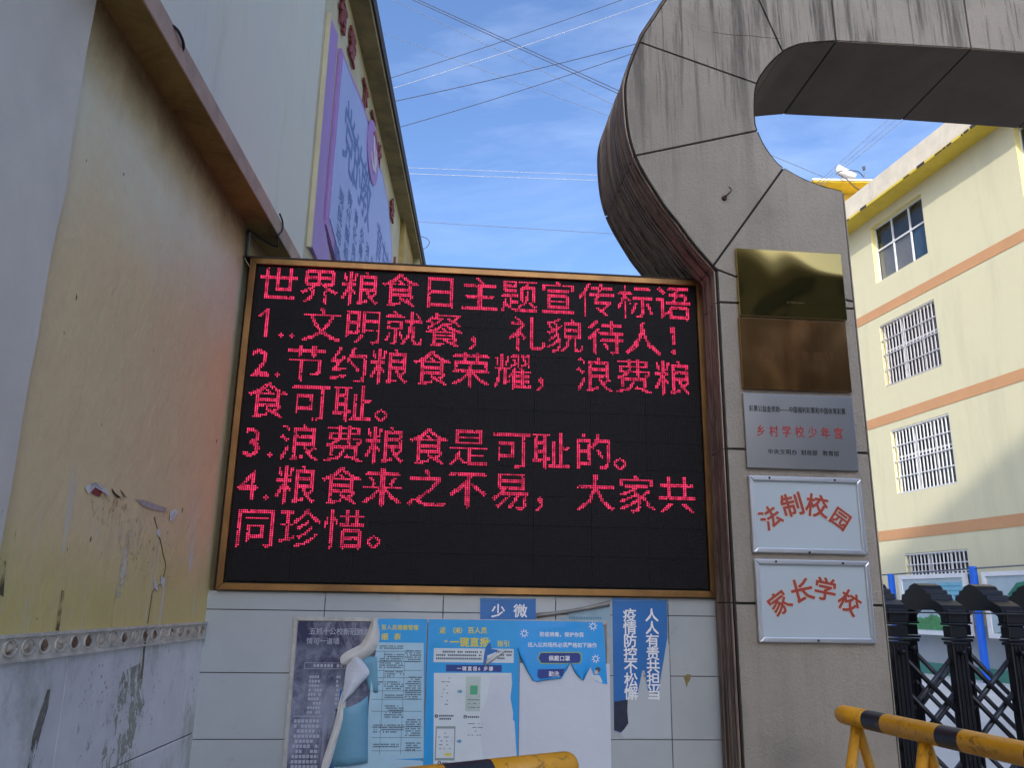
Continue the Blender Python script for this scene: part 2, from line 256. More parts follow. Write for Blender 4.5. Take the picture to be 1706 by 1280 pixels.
# ------------------------------------------------------------ geometry helpers
class Wall:
    """vertical plane seen from the origin: u runs along it, z is height, n is how far a point stands proud of it"""
    def __init__(s, az, c):
        a = radians(az); s.d = Vector((sin(a), cos(a), 0)); s.nn = Vector((-s.d.y, s.d.x, 0)); s.c = c; s.sg = 1 if c > 0 else -1
        s.out = -s.nn * s.sg
    def p(s, u, z, n=0.0): return s.d * u + s.nn * s.c + s.out * n + Vector((0, 0, z))
    def px(s, x, y, n=0.0):
        v = FW * FPX + RT * (x - CX) - UP * (y - CY)
        t = (s.c - s.sg * n) / v.dot(s.nn); q = v * t
        return (q.dot(s.d), q.z + EYE)
def ray(x, y): return FW * FPX + RT * (x - CX) - UP * (y - CY)
def at_y(x, y, yy): v = ray(x, y); return v * (yy / v.y) + Vector((0, 0, EYE))
class MB:
    def __init__(s): s.v = []; s.f = []
    def quad(s, a, b, c, d): k = len(s.v); s.v += [a, b, c, d]; s.f.append((k, k + 1, k + 2, k + 3)); return s
    def hexa(s, P):    # P: 8 points, bottom 4 then top 4
        k = len(s.v); s.v += P
        for f in ((0, 3, 2, 1), (4, 5, 6, 7), (0, 1, 5, 4), (1, 2, 6, 5), (2, 3, 7, 6), (3, 0, 4, 7)): s.f.append(tuple(k + i for i in f))
        return s
    def wbox(s, W, u0, u1, z0, z1, n0, n1):
        return s.hexa([W.p(u0, z0, n0), W.p(u1, z0, n0), W.p(u1, z0, n1), W.p(u0, z0, n1), W.p(u0, z1, n0), W.p(u1, z1, n0), W.p(u1, z1, n1), W.p(u0, z1, n1)])
    def box(s, x0, x1, y0, y1, z0, z1):
        V = Vector
        return s.hexa([V((x0, y0, z0)), V((x1, y0, z0)), V((x1, y1, z0)), V((x0, y1, z0)), V((x0, y0, z1)), V((x1, y0, z1)), V((x1, y1, z1)), V((x0, y1, z1))])
    def prism(s, W, pts, n0, n1):
        k = len(s.v); L = len(pts)
        s.v += [W.p(u, z, n1) for u, z in pts] + [W.p(u, z, n0) for u, z in pts]
        s.f.append(tuple(range(k, k + L))); s.f.append(tuple(range(k + 2 * L - 1, k + L - 1, -1)))
        for i in range(L):
            j = (i + 1) % L; s.f.append((k + i, k + L + i, k + L + j, k + j))
        return s
    def tube(s, pts, r, seg=8, cap=True):
        k = len(s.v); n = len(pts); prev = None
        rs = r if isinstance(r, (list, tuple)) else [r] * n
        for i, p in enumerate(pts):
            t = (pts[min(i + 1, n - 1)] - pts[max(i - 1, 0)]).normalized()
            if prev is None:
                a = Vector((0, 0, 1)) if abs(t.z) < 0.9 else Vector((1, 0, 0)); a = (a - t * a.dot(t)).normalized()
            else: a = (prev - t * prev.dot(t)).normalized()
            prev = a; b = t.cross(a)
            for j in range(seg):
                an = 2 * pi * j / seg; s.v.append(p + (a * cos(an) + b * sin(an)) * rs[i])
        for i in range(n - 1):
            for j in range(seg):
                q = (j + 1) % seg; s.f.append((k + i * seg + j, k + i * seg + q, k + (i + 1) * seg + q, k + (i + 1) * seg + j))
        if cap: s.f.append(tuple(k + j for j in reversed(range(seg)))); s.f.append(tuple(k + (n - 1) * seg + j for j in range(seg)))
        return s
    def build(s, name, mat, parent=None, smooth=False, kind=None, loc=None):
        me = bpy.data.meshes.new(name)
        if parent is not None: base = WL[parent.name]
        elif loc is not None: base = Vector(loc)
        else:
            lo = [min(v[i] for v in s.v) for i in range(3)]; hi = [max(v[i] for v in s.v) for i in range(3)]
            base = Vector(((lo[0] + hi[0]) / 2, (lo[1] + hi[1]) / 2, lo[2]))
        me.from_pydata([tuple(v - base) for v in s.v], [], s.f); me.validate(); me.update()
        if mat: me.materials.append(mat)
        if smooth:
            for q in me.polygons: q.use_smooth = True
        o = bpy.data.objects.new(name, me); COL.objects.link(o)
        if parent is not None: o.parent = parent; WL[o.name] = base
        else: o.location = base; WL[o.name] = base
        if kind: o['kind'] = kind
        return o
WL = {}
def thing(name, label, cat, loc, group=None):
    o = bpy.data.objects.new(name, None); COL.objects.link(o); o.location = loc; o.empty_display_size = 0.2
    WL[o.name] = Vector(loc); o['label'] = label; o['category'] = cat
    if group: o['group'] = group
    return o
def tag(o, label, cat, group=None):
    o['label'] = label; o['category'] = cat
    if group: o['group'] = group
    return o
def lbl(o, t): o['label'] = t; return o
def bevel(o, w=0.004, seg=2):
    md = o.modifiers.new('bevel', 'BEVEL'); md.width = w; md.segments = seg; md.limit_method = 'ANGLE'; md.angle_limit = radians(40); return o
# lettering: glyph outlines of Blender's own font turned into thin solid meshes
_g = {}
def glyph(s, bold=0.0):
    if (s, bold) in _g: return _g[(s, bold)]
    c = bpy.data.curves.new('glyph', 'FONT'); c.body = s; c.size = 1; c.resolution_u = 2; c.offset = bold
    o = bpy.data.objects.new('glyph', c); COL.objects.link(o)
    dg = bpy.context.evaluated_depsgraph_get(); ev = o.evaluated_get(dg); me = ev.to_mesh()
    r = ([(v.co.x, v.co.y) for v in me.vertices], [tuple(p.vertices) for p in me.polygons])
    ev.to_mesh_clear(); bpy.data.objects.remove(o); bpy.data.curves.remove(c)
    _g[(s, bold)] = r; return r
def letters(W, parent, s, u, z, h, n, mat, bold=0.0, sx=1.0, pitch=None, rot=0.0, name='lettering', vertical=False, cen=False, thick=0.0012, build=True, mb=None):
    """s set from (u, z) = left end and baseline, h = em height"""
    mb = mb or MB(); x = 0.0
    for i, ch in enumerate(s):
        adv = 1.0 if ord(ch) > 0x2000 else 0.6
        vs, fs = glyph(ch, 0.0)
        for kb, (bx, by) in enumerate(((0, 0), (bold, 0), (-bold, 0), (0, bold), (0, -bold), (bold * .7, bold * .7), (-bold * .7, -bold * .7), (bold * .7, -bold * .7), (-bold * .7, bold * .7)) if bold else ((0, 0),)):
            if not vs: continue
            nk = n + kb * 0.00004
            k = len(mb.v)
            for (gx, gy) in vs:
                gx += bx; gy += by
                if cen: gx -= 0.5; gy -= 0.36
                X = gx * sx * h; Z = gy * h
                if rot: X, Z = X * cos(rot) - Z * sin(rot), X * sin(rot) + Z * cos(rot)
                if vertical: mb.v.append(W.p(u + X, z + Z - i * (pitch or h), nk))
                else: mb.v.append(W.p(u + x + X, z + Z, nk))
            mb.f += [tuple(k + q for q in f) for f in fs]
        x += pitch if pitch else adv * sx * h
    if build: return mb.build(name, mat, parent)
    return mb
def dashes(W, u0, u1, ztop, zbot, pitch, h, n, mb, seed=0, fill=0.8, wid=(0.4, 1.1)):
    rnd = random.Random(seed); zt = ztop
    while zt > zbot:
        u = u0 + (rnd.random() * 0.2 * (u1 - u0) if rnd.random() < 0.2 else 0)
        end = u1 - (rnd.random() * 0.5 * (u1 - u0) if rnd.random() < 0.3 else 0)
        while u < end:
            w_ = h * rnd.uniform(*wid)
            if rnd.random() < fill: mb.quad(W.p(u, zt - h, n), W.p(min(u + w_, u1), zt - h, n), W.p(min(u + w_, u1), zt, n), W.p(u, zt, n))
            u += w_ + h * 0.3
        zt -= pitch
    return mb
def sheet(W, pts_px, n, th=0.0015, pad=0.0):
    P = [W.px(x, y, n) for x, y in pts_px]; return MB().prism(W, P, n - th, n)
def patch(rows):     # free-form sheet from rows of 3D points (curled paper), given thickness
    mb = MB(); R = len(rows); Cn = len(rows[0])
    for r_ in rows: mb.v += r_
    for i in range(R - 1):
        for j in range(Cn - 1):
            a = i * Cn + j; mb.f.append((a, a + 1, a + Cn + 1, a + Cn))
    return mb
def solid(o, t=0.0008):
    md = o.modifiers.new('thickness', 'SOLIDIFY'); md.thickness = t; return o
def spl(P, k=6):
    out = []
    for i in range(len(P) - 1):
        p0, p1, p2, p3 = P[max(i - 1, 0)], P[i], P[i + 1], P[min(i + 2, len(P) - 1)]
        for j in range(k):
            t = j / k; out.append(0.5 * ((2 * p1) + (p2 - p0) * t + (2 * p0 - 5 * p1 + 4 * p2 - p3) * t * t + (3 * p1 - p0 - 3 * p2 + p3) * t ** 3))
    out.append(P[-1]); return out
def wallgrid(W, u0, u1, z0, z1, holes, depth):
    """a wall skin with real openings and reveals"""
    us = sorted({u0, u1, *[h[0] for h in holes], *[h[1] for h in holes]}); zs = sorted({z0, z1, *[h[2] for h in holes], *[h[3] for h in holes]})
    f = MB(); r = MB()
    for a, b in zip(us, us[1:]):
        for c, d in zip(zs, zs[1:]):
            cu, cz = (a + b) / 2, (c + d) / 2
            if any(h[0] < cu < h[1] and h[2] < cz < h[3] for h in holes): continue
            f.quad(W.p(a, c), W.p(b, c), W.p(b, d), W.p(a, d))
    for (a, b, c, d) in holes:
        k = -depth
        r.quad(W.p(a, c), W.p(a, c, k), W.p(a, d, k), W.p(a, d)); r.quad(W.p(b, c), W.p(b, c, k), W.p(b, d, k), W.p(b, d))
        r.quad(W.p(a, c), W.p(b, c), W.p(b, c, k), W.p(a, c, k)); r.quad(W.p(a, d), W.p(b, d), W.p(b, d, k), W.p(a, d, k))
    return f, r

LW = Wall(-1.294, 1.451)       # left building, lower storey
LU = Wall(-1.294, 1.30)        # left building, upper storey
LF = Wall(-1.294, 1.32)        # its far, cream part
SW = Wall(84.85, 4.46)         # front of the screen
TW = Wall(84.85, 4.48)         # tiled wall under the screen
AF = Wall(84.85, 4.20)         # front of the gate arch
FB = Wall(-11.38, -15.0)       # school building behind the gate

# ============================================================ SETTING
g = MB(); g.quad(Vector((-300, -300, 0)), Vector((300, -300, 0)), Vector((300, 600, 0)), Vector((-300, 600, 0)))
o = g.build('ground', PAVE, loc=(0, 0, 0)); o['kind'] = 'structure'
g = MB(); g.box(1.6, 16, 5.1, 30, 0.004, 0.012); o = g.build('courtyard_ground', CONC); o['kind'] = 'structure'

# ============================================================ LEFT BUILDING
B0 = LW.p(2.5, 0)
lb = thing('street_building', 'shaded building on the left with stained ochre lower wall and pale upper wall', 'building', (B0.x, B0.y, 0))
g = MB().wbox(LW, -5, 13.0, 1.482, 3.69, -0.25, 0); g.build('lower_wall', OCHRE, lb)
g = MB().wbox(LW, -5, 13.0, 0.0, 1.409, -0.25, -0.012); g.build('dado_backing', GROUT, lb)
# whitewashed pilaster with an uneven painted edge
edge = []
rnd = random.Random(3)
zz = 1.484
while zz < 3.68:
    edge.append((2.485 + rnd.uniform(-0.004, 0.004) + (0.02 if 2.9 < zz < 3.0 else 0), zz)); zz += 0.13
edge.append((2.488, 3.686))
g = MB().prism(LW, [(-5, 1.484)] + edge + [(-5, 3.686)], 0.001, 0.012); g.build('whitewashed_pilaster', GREYWASH, lb)
# dado tiles, each a piece
dt = None
for (z0, z1) in ((0.958, 1.406), (0.503, 0.953), (0.05, 0.498)):
    u = -0.58
    while u < 4.35:
        u1 = min(u + 0.596, 4.42)
        o = MB().wbox(LW, u, u1, z0, z1, -0.012, rnd.uniform(-0.001, 0.0015)).build('dado_tile', DADO, lb); bevel(o, 0.003, 1)
        u += 0.6
# ornamental border: a tile course with raised ovals
u = 0.267
k = 0
while u < 4.32:
    t = MB().wbox(LW, u, u + 0.0985, 1.411, 1.480, -0.012, 0.010).build('border_tile', BORDER, lb)
    uc = u + 0.05
    ring = [LW.p(uc + 0.036 * cos(a), 1.446 + 0.026 * sin(a), 0.012) for a in [2 * pi * i / 14 for i in range(15)]]
    MB().tube(ring, 0.0028, 5).build('oval_rim', BORDER, lb, True)
    ov = MB(); kk = 0
    ov.v = [LW.p(uc, 1.446, 0.022)] + [LW.p(uc + 0.022 * cos(a) * (1 - 0.25 * sin(a)), 1.446 + 0.021 * sin(a), 0.0095) for a in [2 * pi * i / 10 for i in range(10)]]
    ov.f = [(0, 1 + i, 1 + (i + 1) % 10) for i in range(10)]
    ov.build('oval_boss', OVAL, lb, True)
    u += 0.1003; k += 1
MB().wbox(LW, -5, 4.38, 1.4755, 1.486, 0.0005, 0.017).build('border_ledge', BORDER, lb)
MB().wbox(LW, -5, 4.38, 1.403, 1.4115, 0.0005, 0.015).build('border_ledge', BORDER, lb)
# cracks and scratches as shallow raised repairs
g = MB().wbox(LW, -5, 13.0, 3.690, 3.785, -0.25, 0.148); g.build('soffit_slab', SOFFIT, lb)
o = MB().wbox(LU, -5, 5.13, 3.684, 3.79, -0.003, 0.006).build('edge_beam', FASCIA, lb); bevel(o, 0.006)
MB().wbox(LU, 5.13, 13.0, 3.70, 3.79, -0.003, 0.0).build('edge_beam', CREAM, lb)
g = MB().wbox(LU, -5, 5.13, 3.79, 6.9, -0.3, -0.006); g.build('upper_wall', UPPER, lb)
g = MB().wbox(LF, 5.13, 12.2, 3.79, 6.62, -0.3, 0); g.build('cream_wall', CREAM, lb)
# roof eave, falling slightly short of the far corner
g = MB().wbox(Wall(-1.294, 1.32), 5.0, 12.9, 6.60, 6.72, -1.0, 0.175); g.build('roof_eave', EAVE, lb)
g = MB().wbox(Wall(-1.294, 1.32), 4.9, 12.95, 6.66, 6.80, 0.177, 0.195); g.build('gutter', DARKTRIM, lb)
MB().wbox(Wall(-1.294, 1.32), -5, 4.9, 6.90, 7.0, -1.0, 0.30).build('roof_eave', EAVE, lb)
MB().wbox(LF, 10.2, 11.4, 3.79, 6.60, 0.0, 0.06).build('corner_column', WOODY, lb)
MB().wbox(LF, 11.45, 12.3, 3.79, 6.60, 0.0, 0.15).build('corner_column', CREAM, lb)
MB().wbox(LF, 12.3, 12.9, 5.4, 6.60, -0.3, 0.25).build('mossy_end_wall', MOSS, lb)
# purple slogan boards on the cream wall
def vec(poly, W, n0, n1, name, mat, parent): return MB().prism(W, poly, n0, n1).build(name, mat, parent)
bp = LF.p(7.2, 4.2)
bd = thing('slogan_board', 'lilac slogan board with purple edging, round emblem and blue handwriting under the eave', 'wall board', bp)
outer_p = [(5.66, 4.30)] + [(5.70, 5.90), (5.95, 5.93)]
arc = [(5.95 + (7.15 - 5.95) * t, 5.93 + 0.22 * sin(pi * t / 2)) for t in [i / 6 for i in range(7)]]
low = [(9.45, 5.50), (9.45, 4.0), (6.9, 3.86), (6.35, 3.95)] 
prof = [(5.68, 4.34), (5.72, 5.92)] + arc[1:] + [(7.75, 6.10), (8.2, 6.20), (8.8, 6.12), (9.25, 5.85), (9.45, 5.50)] + [(9.45, 4.0), (7.0, 3.86), (6.55, 3.98), (6.2, 4.22)]
vec(prof, LF, 0.001, 0.03, 'board_edge', PURPLE, bd)
def shrink(P, t):
    cx = sum(p[0] for p in P) / len(P); cz = sum(p[1] for p in P) / len(P)
    return [(cx + (p[0] - cx) * (1 - t * 0.6), cz + (p[1] - cz) * (1 - t)) for p in P]
vec(shrink(prof, 0.08), LF, 0.030, 0.036, 'board_face', LILAC, bd)
letters(LF, bd, '党的教', 5.98, 5.18, 0.62, 0.038, BOARDINK, 0.01, sx=0.9, pitch=0.5)
letters(LF, bd, '育方针', 8.0, 5.15, 0.5, 0.038, BOARDINK, 0.01, sx=0.9, pitch=0.42)
mb = MB()
for i, row_ in enumerate(('教育必须为社会主义', '现代化建设服务为人', '民服务必须与生产劳', '动和社会实践相结合', '培养德智体美劳全面', '发展的社会主义建设', '者和接班人')):
    letters(LF, None, row_, 6.0 + (0.36 if i == 0 else 0), 4.90 - i * 0.165, 0.15, 0.038, None, 0.012, pitch=0.345, sx=1.5, build=False, mb=mb)
for i in range(0):
    zt = 5.02 - i * 0.155
    for j in range(12):
        u = 5.98 + j * 0.265 + (0.27 if i == 0 else 0)
        if random.random() < 0.12: continue
        hh = 0.10
        for kx in range(3):
            mb.quad(LF.p(u + kx * 0.06, zt - hh * random.uniform(.6, 1), 0.038), LF.p(u + kx * 0.06 + 0.035, zt - hh * random.uniform(.6, 1), 0.038), LF.p(u + kx * 0.06 + 0.035, zt, 0.038), LF.p(u + kx * 0.06, zt, 0.038))
        mb.quad(LF.p(u, zt - 0.045, 0.0382), LF.p(u + 0.18, zt - 0.045, 0.0382), LF.p(u + 0.18, zt - 0.02, 0.0382), LF.p(u, zt - 0.02, 0.0382))
mb.build('small_handwriting', BOARDINK, bd, kind='stuff')
disc = lambda cu, cz, a, b, k=24: [(cu + a * cos(2 * pi * i / k), cz + b * sin(2 * pi * i / k)) for i in range(k)]
em = vec(disc(7.42, 5.98, 0.36, 0.31), LF, 0.036, 0.05, 'emblem', PURPLE, bd)
vec([(7.30, 6.14), (7.46, 6.26), (7.62, 6.22), (7.72, 6.08), (7.60, 6.16), (7.46, 6.19)], LF, 0.0502, 0.056, 'emblem_arc', EMBRED, em)
sick = [(7.30 + 0.0, 5.92)] + [(7.42 + 0.20 * cos(a), 5.98 + 0.18 * sin(a)) for a in [pi * (1.15 + 0.135 * i) for i in range(9)]] + [(7.42 + 0.14 * cos(a), 5.985 + 0.125 * sin(a)) for a in [pi * (1.15 + 0.135 * i) for i in range(8, -1, -1)]]
vec(sick[1:], LF, 0.0502, 0.058, 'emblem_curve', EMBLEM, em)
vec([(7.30, 6.10), (7.38, 6.15), (7.60, 5.86), (7.54, 5.82)], LF, 0.0502, 0.060, 'emblem_bar', EMBLEM, em)
sb = thing('slogan_board', 'purple board strip with a curved foot, left of the lilac slogan board', 'wall board', LF.p(5.5, 3.9))
vec([(5.28, 3.99), (5.30, 5.86), (5.56, 5.92), (5.56, 4.34), (5.85, 4.20), (6.25, 3.95), (6.45, 3.80), (5.95, 3.80), (5.62, 3.97)], LF, 0.001, 0.028, 'board_face', PURPLE, sb)
vec([(5.245, 3.96), (5.255, 5.88), (5.275, 5.88), (5.272, 3.96)], LF, 0.001, 0.034, 'board_edge', CREAM, sb)
# red cut-out characters under the eave
for ch, u, z, nm in (('有', 5.72, 6.24, 'uppermost red cut-out character under the eave, nearest the camera'), ('爱', 6.17, 6.27, 'second red cut-out character under the eave, above the board\'s left corner'), ('下', 6.92, 6.28, 'third red cut-out character under the eave, left of the round emblem'), ('了', 7.45, 6.29, 'fourth red cut-out character under the eave, just above the round emblem'), ('才', 7.95, 6.26, 'fifth red cut-out character under the eave, just right of the emblem'), ('会', 9.2, 6.26, 'large red cut-out character beside the column at the board\'s right end')):
    mb = letters(LF, None, ch, u, z, 0.30, 0.03, None, 0.03, cen=True, build=False)
    # give each character thickness
    o = mb.build('wall_letter', WALLRED); solid(o, 0.02); tag(o, nm, 'wall letter', 'red characters under the eave')
mb = MB().prism(LF, [(9.62, 4.6), (9.72, 5.85), (9.80, 5.9), (9.86, 5.2), (9.84, 4.5)], 0.001, 0.02); tag(mb.build('wall_letter', WALLRED), 'orange-red strip of lettering low on the cream wall next to the column', 'wall letter')

# peeled paper scraps on the ochre wall
sc1 = thing('torn_sticker', 'torn white and red sticker remnant peeling off the ochre wall', 'sticker', LW.p(3.03, 1.97))
q = lambda x, y, n=0.004: LW.p(*LW.px(x, y, n), n)
def scrap(pts, mat, name, parent, n=0.004, lift=0.0):
    mb = MB(); L = [q(x, y, n + lift * ((i * 7) % 3) / 3) for i, (x, y) in enumerate(pts)]
    mb.v = L + [p + LW.out * 0.001 for p in L]; m_ = len(L); mb.f = [tuple(range(m_, 2 * m_)), tuple(reversed(range(m_)))] + [(i, (i + 1) % m_, m_ + (i + 1) % m_, m_ + i) for i in range(m_)]
    return mb.build(name, mat, parent)
scrap([(141, 812), (150, 806), (160, 804), (176, 814), (183, 828), (172, 820), (158, 812), (148, 824)], CURLP, 'paper_scrap', sc1, 0.004, 0.012)
scrap([(150, 817), (160, 811), (170, 820), (166, 828), (155, 824)], REDINK, 'red_patch', sc1, 0.003)
scrap([(186, 814), (192, 822), (202, 830), (196, 830), (188, 822)], DARKTRIM, 'tear', sc1, 0.003); scrap([(200, 816), (208, 826), (212, 831), (204, 824)], DARKTRIM, 'tear', sc1, 0.003)
sc2 = thing('torn_sticker', 'pale grey smear of torn paper right of the red sticker remnant', 'sticker', LW.p(3.5, 1.95))
scrap([(226, 832), (242, 834), (262, 842), (278, 847), (276, 853), (255, 850), (236, 842)], simple('pale_smear', (0.55, 0.45, 0.40), 0.7, 0, 0.3, 30), 'paper_scrap', sc2)
scrap([(284, 852), (292, 849), (297, 852), (288, 868), (283, 870)], CURLP, 'paper_scrap', sc2, 0.004, 0.01)
sc3 = thing('torn_sticker', 'small white plaster chips hanging low on the ochre wall near the screen', 'sticker', LW.p(3.8, 1.75))
scrap([(262, 882), (267, 884), (266, 896), (261, 890)], CURLP, 'paper_scrap', sc3); scrap([(256, 966), (262, 972), (263, 986), (257, 980)], CURLP, 'paper_scrap', sc3); scrap([(268, 960), (275, 964), (272, 980), (268, 974)], CURLP, 'paper_scrap', sc3)
ck = [(257, 862), (263, 885), (268, 905), (272, 925), (276, 945), (268, 972), (255, 985), (252, 1000), (246, 1040)]
tag(MB().tube(spl([LW.p(*LW.px(x, y, 0.002), 0.002) for x, y in ck], 4), 0.0020, 5).build('wall_cable', simple('brown_wire', (0.16, 0.11, 0.05), 0.8)), 'thin brown wire wandering down the ochre wall to the border', 'cable')
ck = [(242, 1062), (240, 1085), (238, 1110), (235, 1132)]
tag(MB().tube([LW.p(*LW.px(x, y, 0.012), 0.012) for x, y in ck], 0.004, 5).build('wall_cable', simple('mouldy_wire', (0.10, 0.09, 0.05), 0.8)), 'dark mouldy wire hanging over the grey dado tiles below the border', 'cable')
def residue(pts, name_label, colr, sc_, thr):
    mm = Mat('residue', colr, 0.8); mm.vary(0.3, 20); mm.link(mm.rng(mm.noise(sc_, 8, 0.75, 0.6, (1, 1.5, 0.7), off=len(pts)), thr, thr + 0.05), mm.b.inputs['Alpha'])
    mb = MB(); L = [LW.p(*LW.px(x, y, 0.0015), 0.0015) for x, y in pts]; mb.v = L + [p - LW.out * 0.001 for p in L]; m_ = len(L); mb.f = [tuple(range(m_))] + [(i_, (i_ + 1) % m_, m_ + (i_ + 1) % m_, m_ + i_) for i_ in range(m_)]
    tag(mb.build('glue_residue', mm.m), name_label, 'glue residue')
residue([(150, 822), (205, 826), (215, 850), (205, 880), (170, 875), (155, 860)], 'brown glue streaks below the torn red and white sticker', (0.60, 0.40, 0.17), 34, 0.56)
residue([(215, 838), (285, 850), (280, 900), (262, 960), (225, 950), (205, 900), (208, 860)], 'pale and brown glue stains running down below the grey paper smear', (0.62, 0.42, 0.19), 30, 0.59)
residue([(200, 870), (235, 862), (240, 930), (215, 985), (190, 1000), (195, 930)], 'whitish scraped streak on the ochre wall between the sticker and the border', (0.80, 0.72, 0.55), 14, 0.54)
residue([(240, 905), (285, 900), (290, 985), (270, 1010), (245, 1000)], 'brown scuffs around the thin wire low on the ochre wall', (0.42, 0.30, 0.14), 40, 0.60)
residue([(150, 1110), (240, 1100), (270, 1130), (240, 1200), (190, 1230), (130, 1180)], 'black mould flecks across the grey dado tiles', (0.22, 0.21, 0.17), 40, 0.59)
residue([(205, 1120), (245, 1100), (240, 1180), (215, 1290), (160, 1290), (190, 1190)], 'greenish grime running down the dado tiles under the hanging wire', (0.46, 0.46, 0.34), 12, 0.50)
# scratches / gouges on the dado and wall
for i, (pts, nm) in enumerate((([(80, 1150), (84, 1149), (80, 1180), (70, 1215), (58, 1260), (52, 1285), (46, 1285), (56, 1225), (68, 1185)], 'long tapering dark gouge in the dado tiles'), ([(104, 984), (107, 986), (103, 1020), (98, 1052), (93, 1050), (97, 1020)], 'narrow dark scrape above the border on the ochre wall'), ([(0, 930), (10, 936), (8, 960), (6, 995), (0, 990)], 'black soot scrape at the left edge of the ochre wall'))):
    n_ = 0.0035 if i == 0 else 0.003
    mb = MB(); L = [LW.p(*LW.px(x, y, n_), n_) for x, y in pts]; mb.v = L + [p - LW.out * 0.002 for p in L]; m_ = len(L); mb.f = [tuple(range(m_))] + [(i_, (i_ + 1) % m_, m_ + (i_ + 1) % m_, m_ + i_) for i_ in range(m_)]
    mm = Mat('scrape_dirt', (0.24, 0.23, 0.18) if i == 0 else (0.16, 0.12, 0.06), 0.85); mm.vary(0.6, 25); mm.link(mm.rng(mm.noise(22, 6, 0.7, 0.5, (1, 1.4, 0.5), off=i), 0.42, 0.56), mm.b.inputs['Alpha'])
    tag(mb.build('scrape', mm.m), nm, 'scrape')
# cables on the soffit edge
def cab(pts, r, name, label, mat=CABLE, seg=6):
    o = MB().tube(pts, r, seg).build(name, mat, smooth=True); return tag(o, label, 'cable')
P = [LU.p(*LU.px(x, y, n), n) for x, y, n in ((285, 40, 0.0), (296, 50, 0.015), (304, 66, 0.02), (306, 78, 0.01), (303, 86, 0.0))]
cab(spl(P), 0.006, 'cable_loop', 'short black cable loop hooked over the pink beam near the top left')
P = [LU.p(*LU.px(466, 356, 0.004), 0.004), LU.p(*LU.px(471, 370, 0.012), 0.012), LU.p(*LU.px(470, 384, 0.012), 0.012), LU.p(*LU.px(463, 394, 0.008), 0.008), LU.p(4.60, 3.665, -0.03), LU.p(4.52, 3.66, -0.08), LW.p(4.40, 3.665, 0.02), LW.p(4.37, 3.64, 0.012), LW.p(4.37, 3.50, 0.012)]
cab(spl(P), 0.005, 'cable_loop', 'black cable dropping from the pink beam to the top corner of the screen')
cab([LW.p(4.40, 3.66, 0.012), LW.p(4.40, 3.50, 0.012)], 0.009, 'conduit', 'short grey conduit on the wall above the top left corner of the screen', simple('grey_conduit', (0.25, 0.24, 0.20), 0.6))

# ============================================================ TILED GATE WALL
tb = SW.p(0.2, 0)
tw = thing('tiled_wall', 'low wall faced with pale grey glazed tiles under the red lettering screen', 'wall', (TW.p(0.2, 0).x, TW.p(0.2, 0).y, 0))
MB().wbox(TW, -1.24, 1.70, 0.0, 1.612, -0.36, -0.008).build('wall_core', GROUT, tw)
us = [-1.18, -0.556, 0.058, 0.656, 1.268, 1.548]
zs = [(1.549, 1.637), (1.241, 1.545), (0.928, 1.237), (0.62, 0.924), (0.31, 0.616), (0.01, 0.306)]
for (z0, z1) in zs:
    for a, b in zip(us, us[1:]):
        o = MB().wbox(TW, a + 0.002, b - 0.002, z0, z1, -0.008, rnd.uniform(-0.0008, 0.0008)).build('tile', TILE, tw); bevel(o, 0.0025, 2)
MB().wbox(TW, -1.18, 1.548, 1.6125, 1.6415, -0.36, -0.0085).build('coping', simple('coping_render', (0.42, 0.40, 0.36), 0.8, 0, 0.4, 10), tw)

# ============================================================ LED SCREEN
ls = thing('led_screen', 'large black dot-matrix screen in a gold metal frame showing seven lines of red Chinese text', 'LED screen', SW.p(0.21, 1.64, -0.1))
MB().wbox(SW, -1.09, 1.515, 1.642, 3.478, -0.27, -0.022).build('cabinet', BLACKGAP, ls)
F0, F1 = -0.018, 0.012
def mitre(u0, u1, z0, z1, side):
    w_ = 0.036
    I = (u0 + w_, u1 - w_, z0 + w_, z1 - w_)
    if side == 'l': P = [(u0, z0), (I[0], I[2]), (I[0], I[3]), (u0, z1)]
    if side == 'r': P = [(u1, z0), (u1, z1), (I[1], I[3]), (I[1], I[2])]
    if side == 'b': P = [(u0, z0), (u1, z0), (I[1], I[2]), (I[0], I[2])]
    if side == 't': P = [(u0, z1), (I[0], I[3]), (I[1], I[3]), (u1, z1)]
    return P
for s_ in 'lrbt':
    o = MB().prism(SW, mitre(-1.111, 1.534, 1.644, 3.488, s_), F0, F1).build('frame_bar', GOLD, ls); bevel(o, 0.003)
MB().wbox(SW, -1.15, 1.536, 3.4895, 3.497, -0.28, 0.014).build('rain_cap', DARKTRIM, ls)
MB().quad(SW.p(-1.15, 3.489, 0.0), SW.p(-1.111, 3.43, 0.004), SW.p(-1.108, 3.43, 0.006), SW.p(-1.143, 3.489, 0.004)).build('corner_strip', CURLP, ls)
MB().wbox(SW, -1.21, -1.113, 1.622, 3.47, -0.20, -0.10).build('side_filler', BLACKGAP, ls)
# modules: 8 x 11 of 32 x 16 diodes, sharing one mesh
ME = bpy.data.meshes.new('led_module'); mbm = MB().box(0.0006, 0.3194, 0.0, 0.012, 0.0006, 0.1594)
ME.from_pydata([tuple(v) for v in mbm.v], [], mbm.f); ME.materials.append(LEDFACE)
rotm = Matrix((SW.d, -SW.out, Vector((0, 0, 1)))).transposed().to_4x4()
U0, Z0 = -1.068, 1.690
for i in range(8):
    for j in range(11):
        o = bpy.data.objects.new('led_module', ME); COL.objects.link(o); o.parent = ls
        n_ = random.uniform(-0.0022, -0.0012)
        m4 = rotm.copy(); m4.translation = SW.p(U0 + i * 0.32, Z0 + j * 0.16, n_ - 0.006) - Vector(ls.location)
        o.matrix_basis = m4
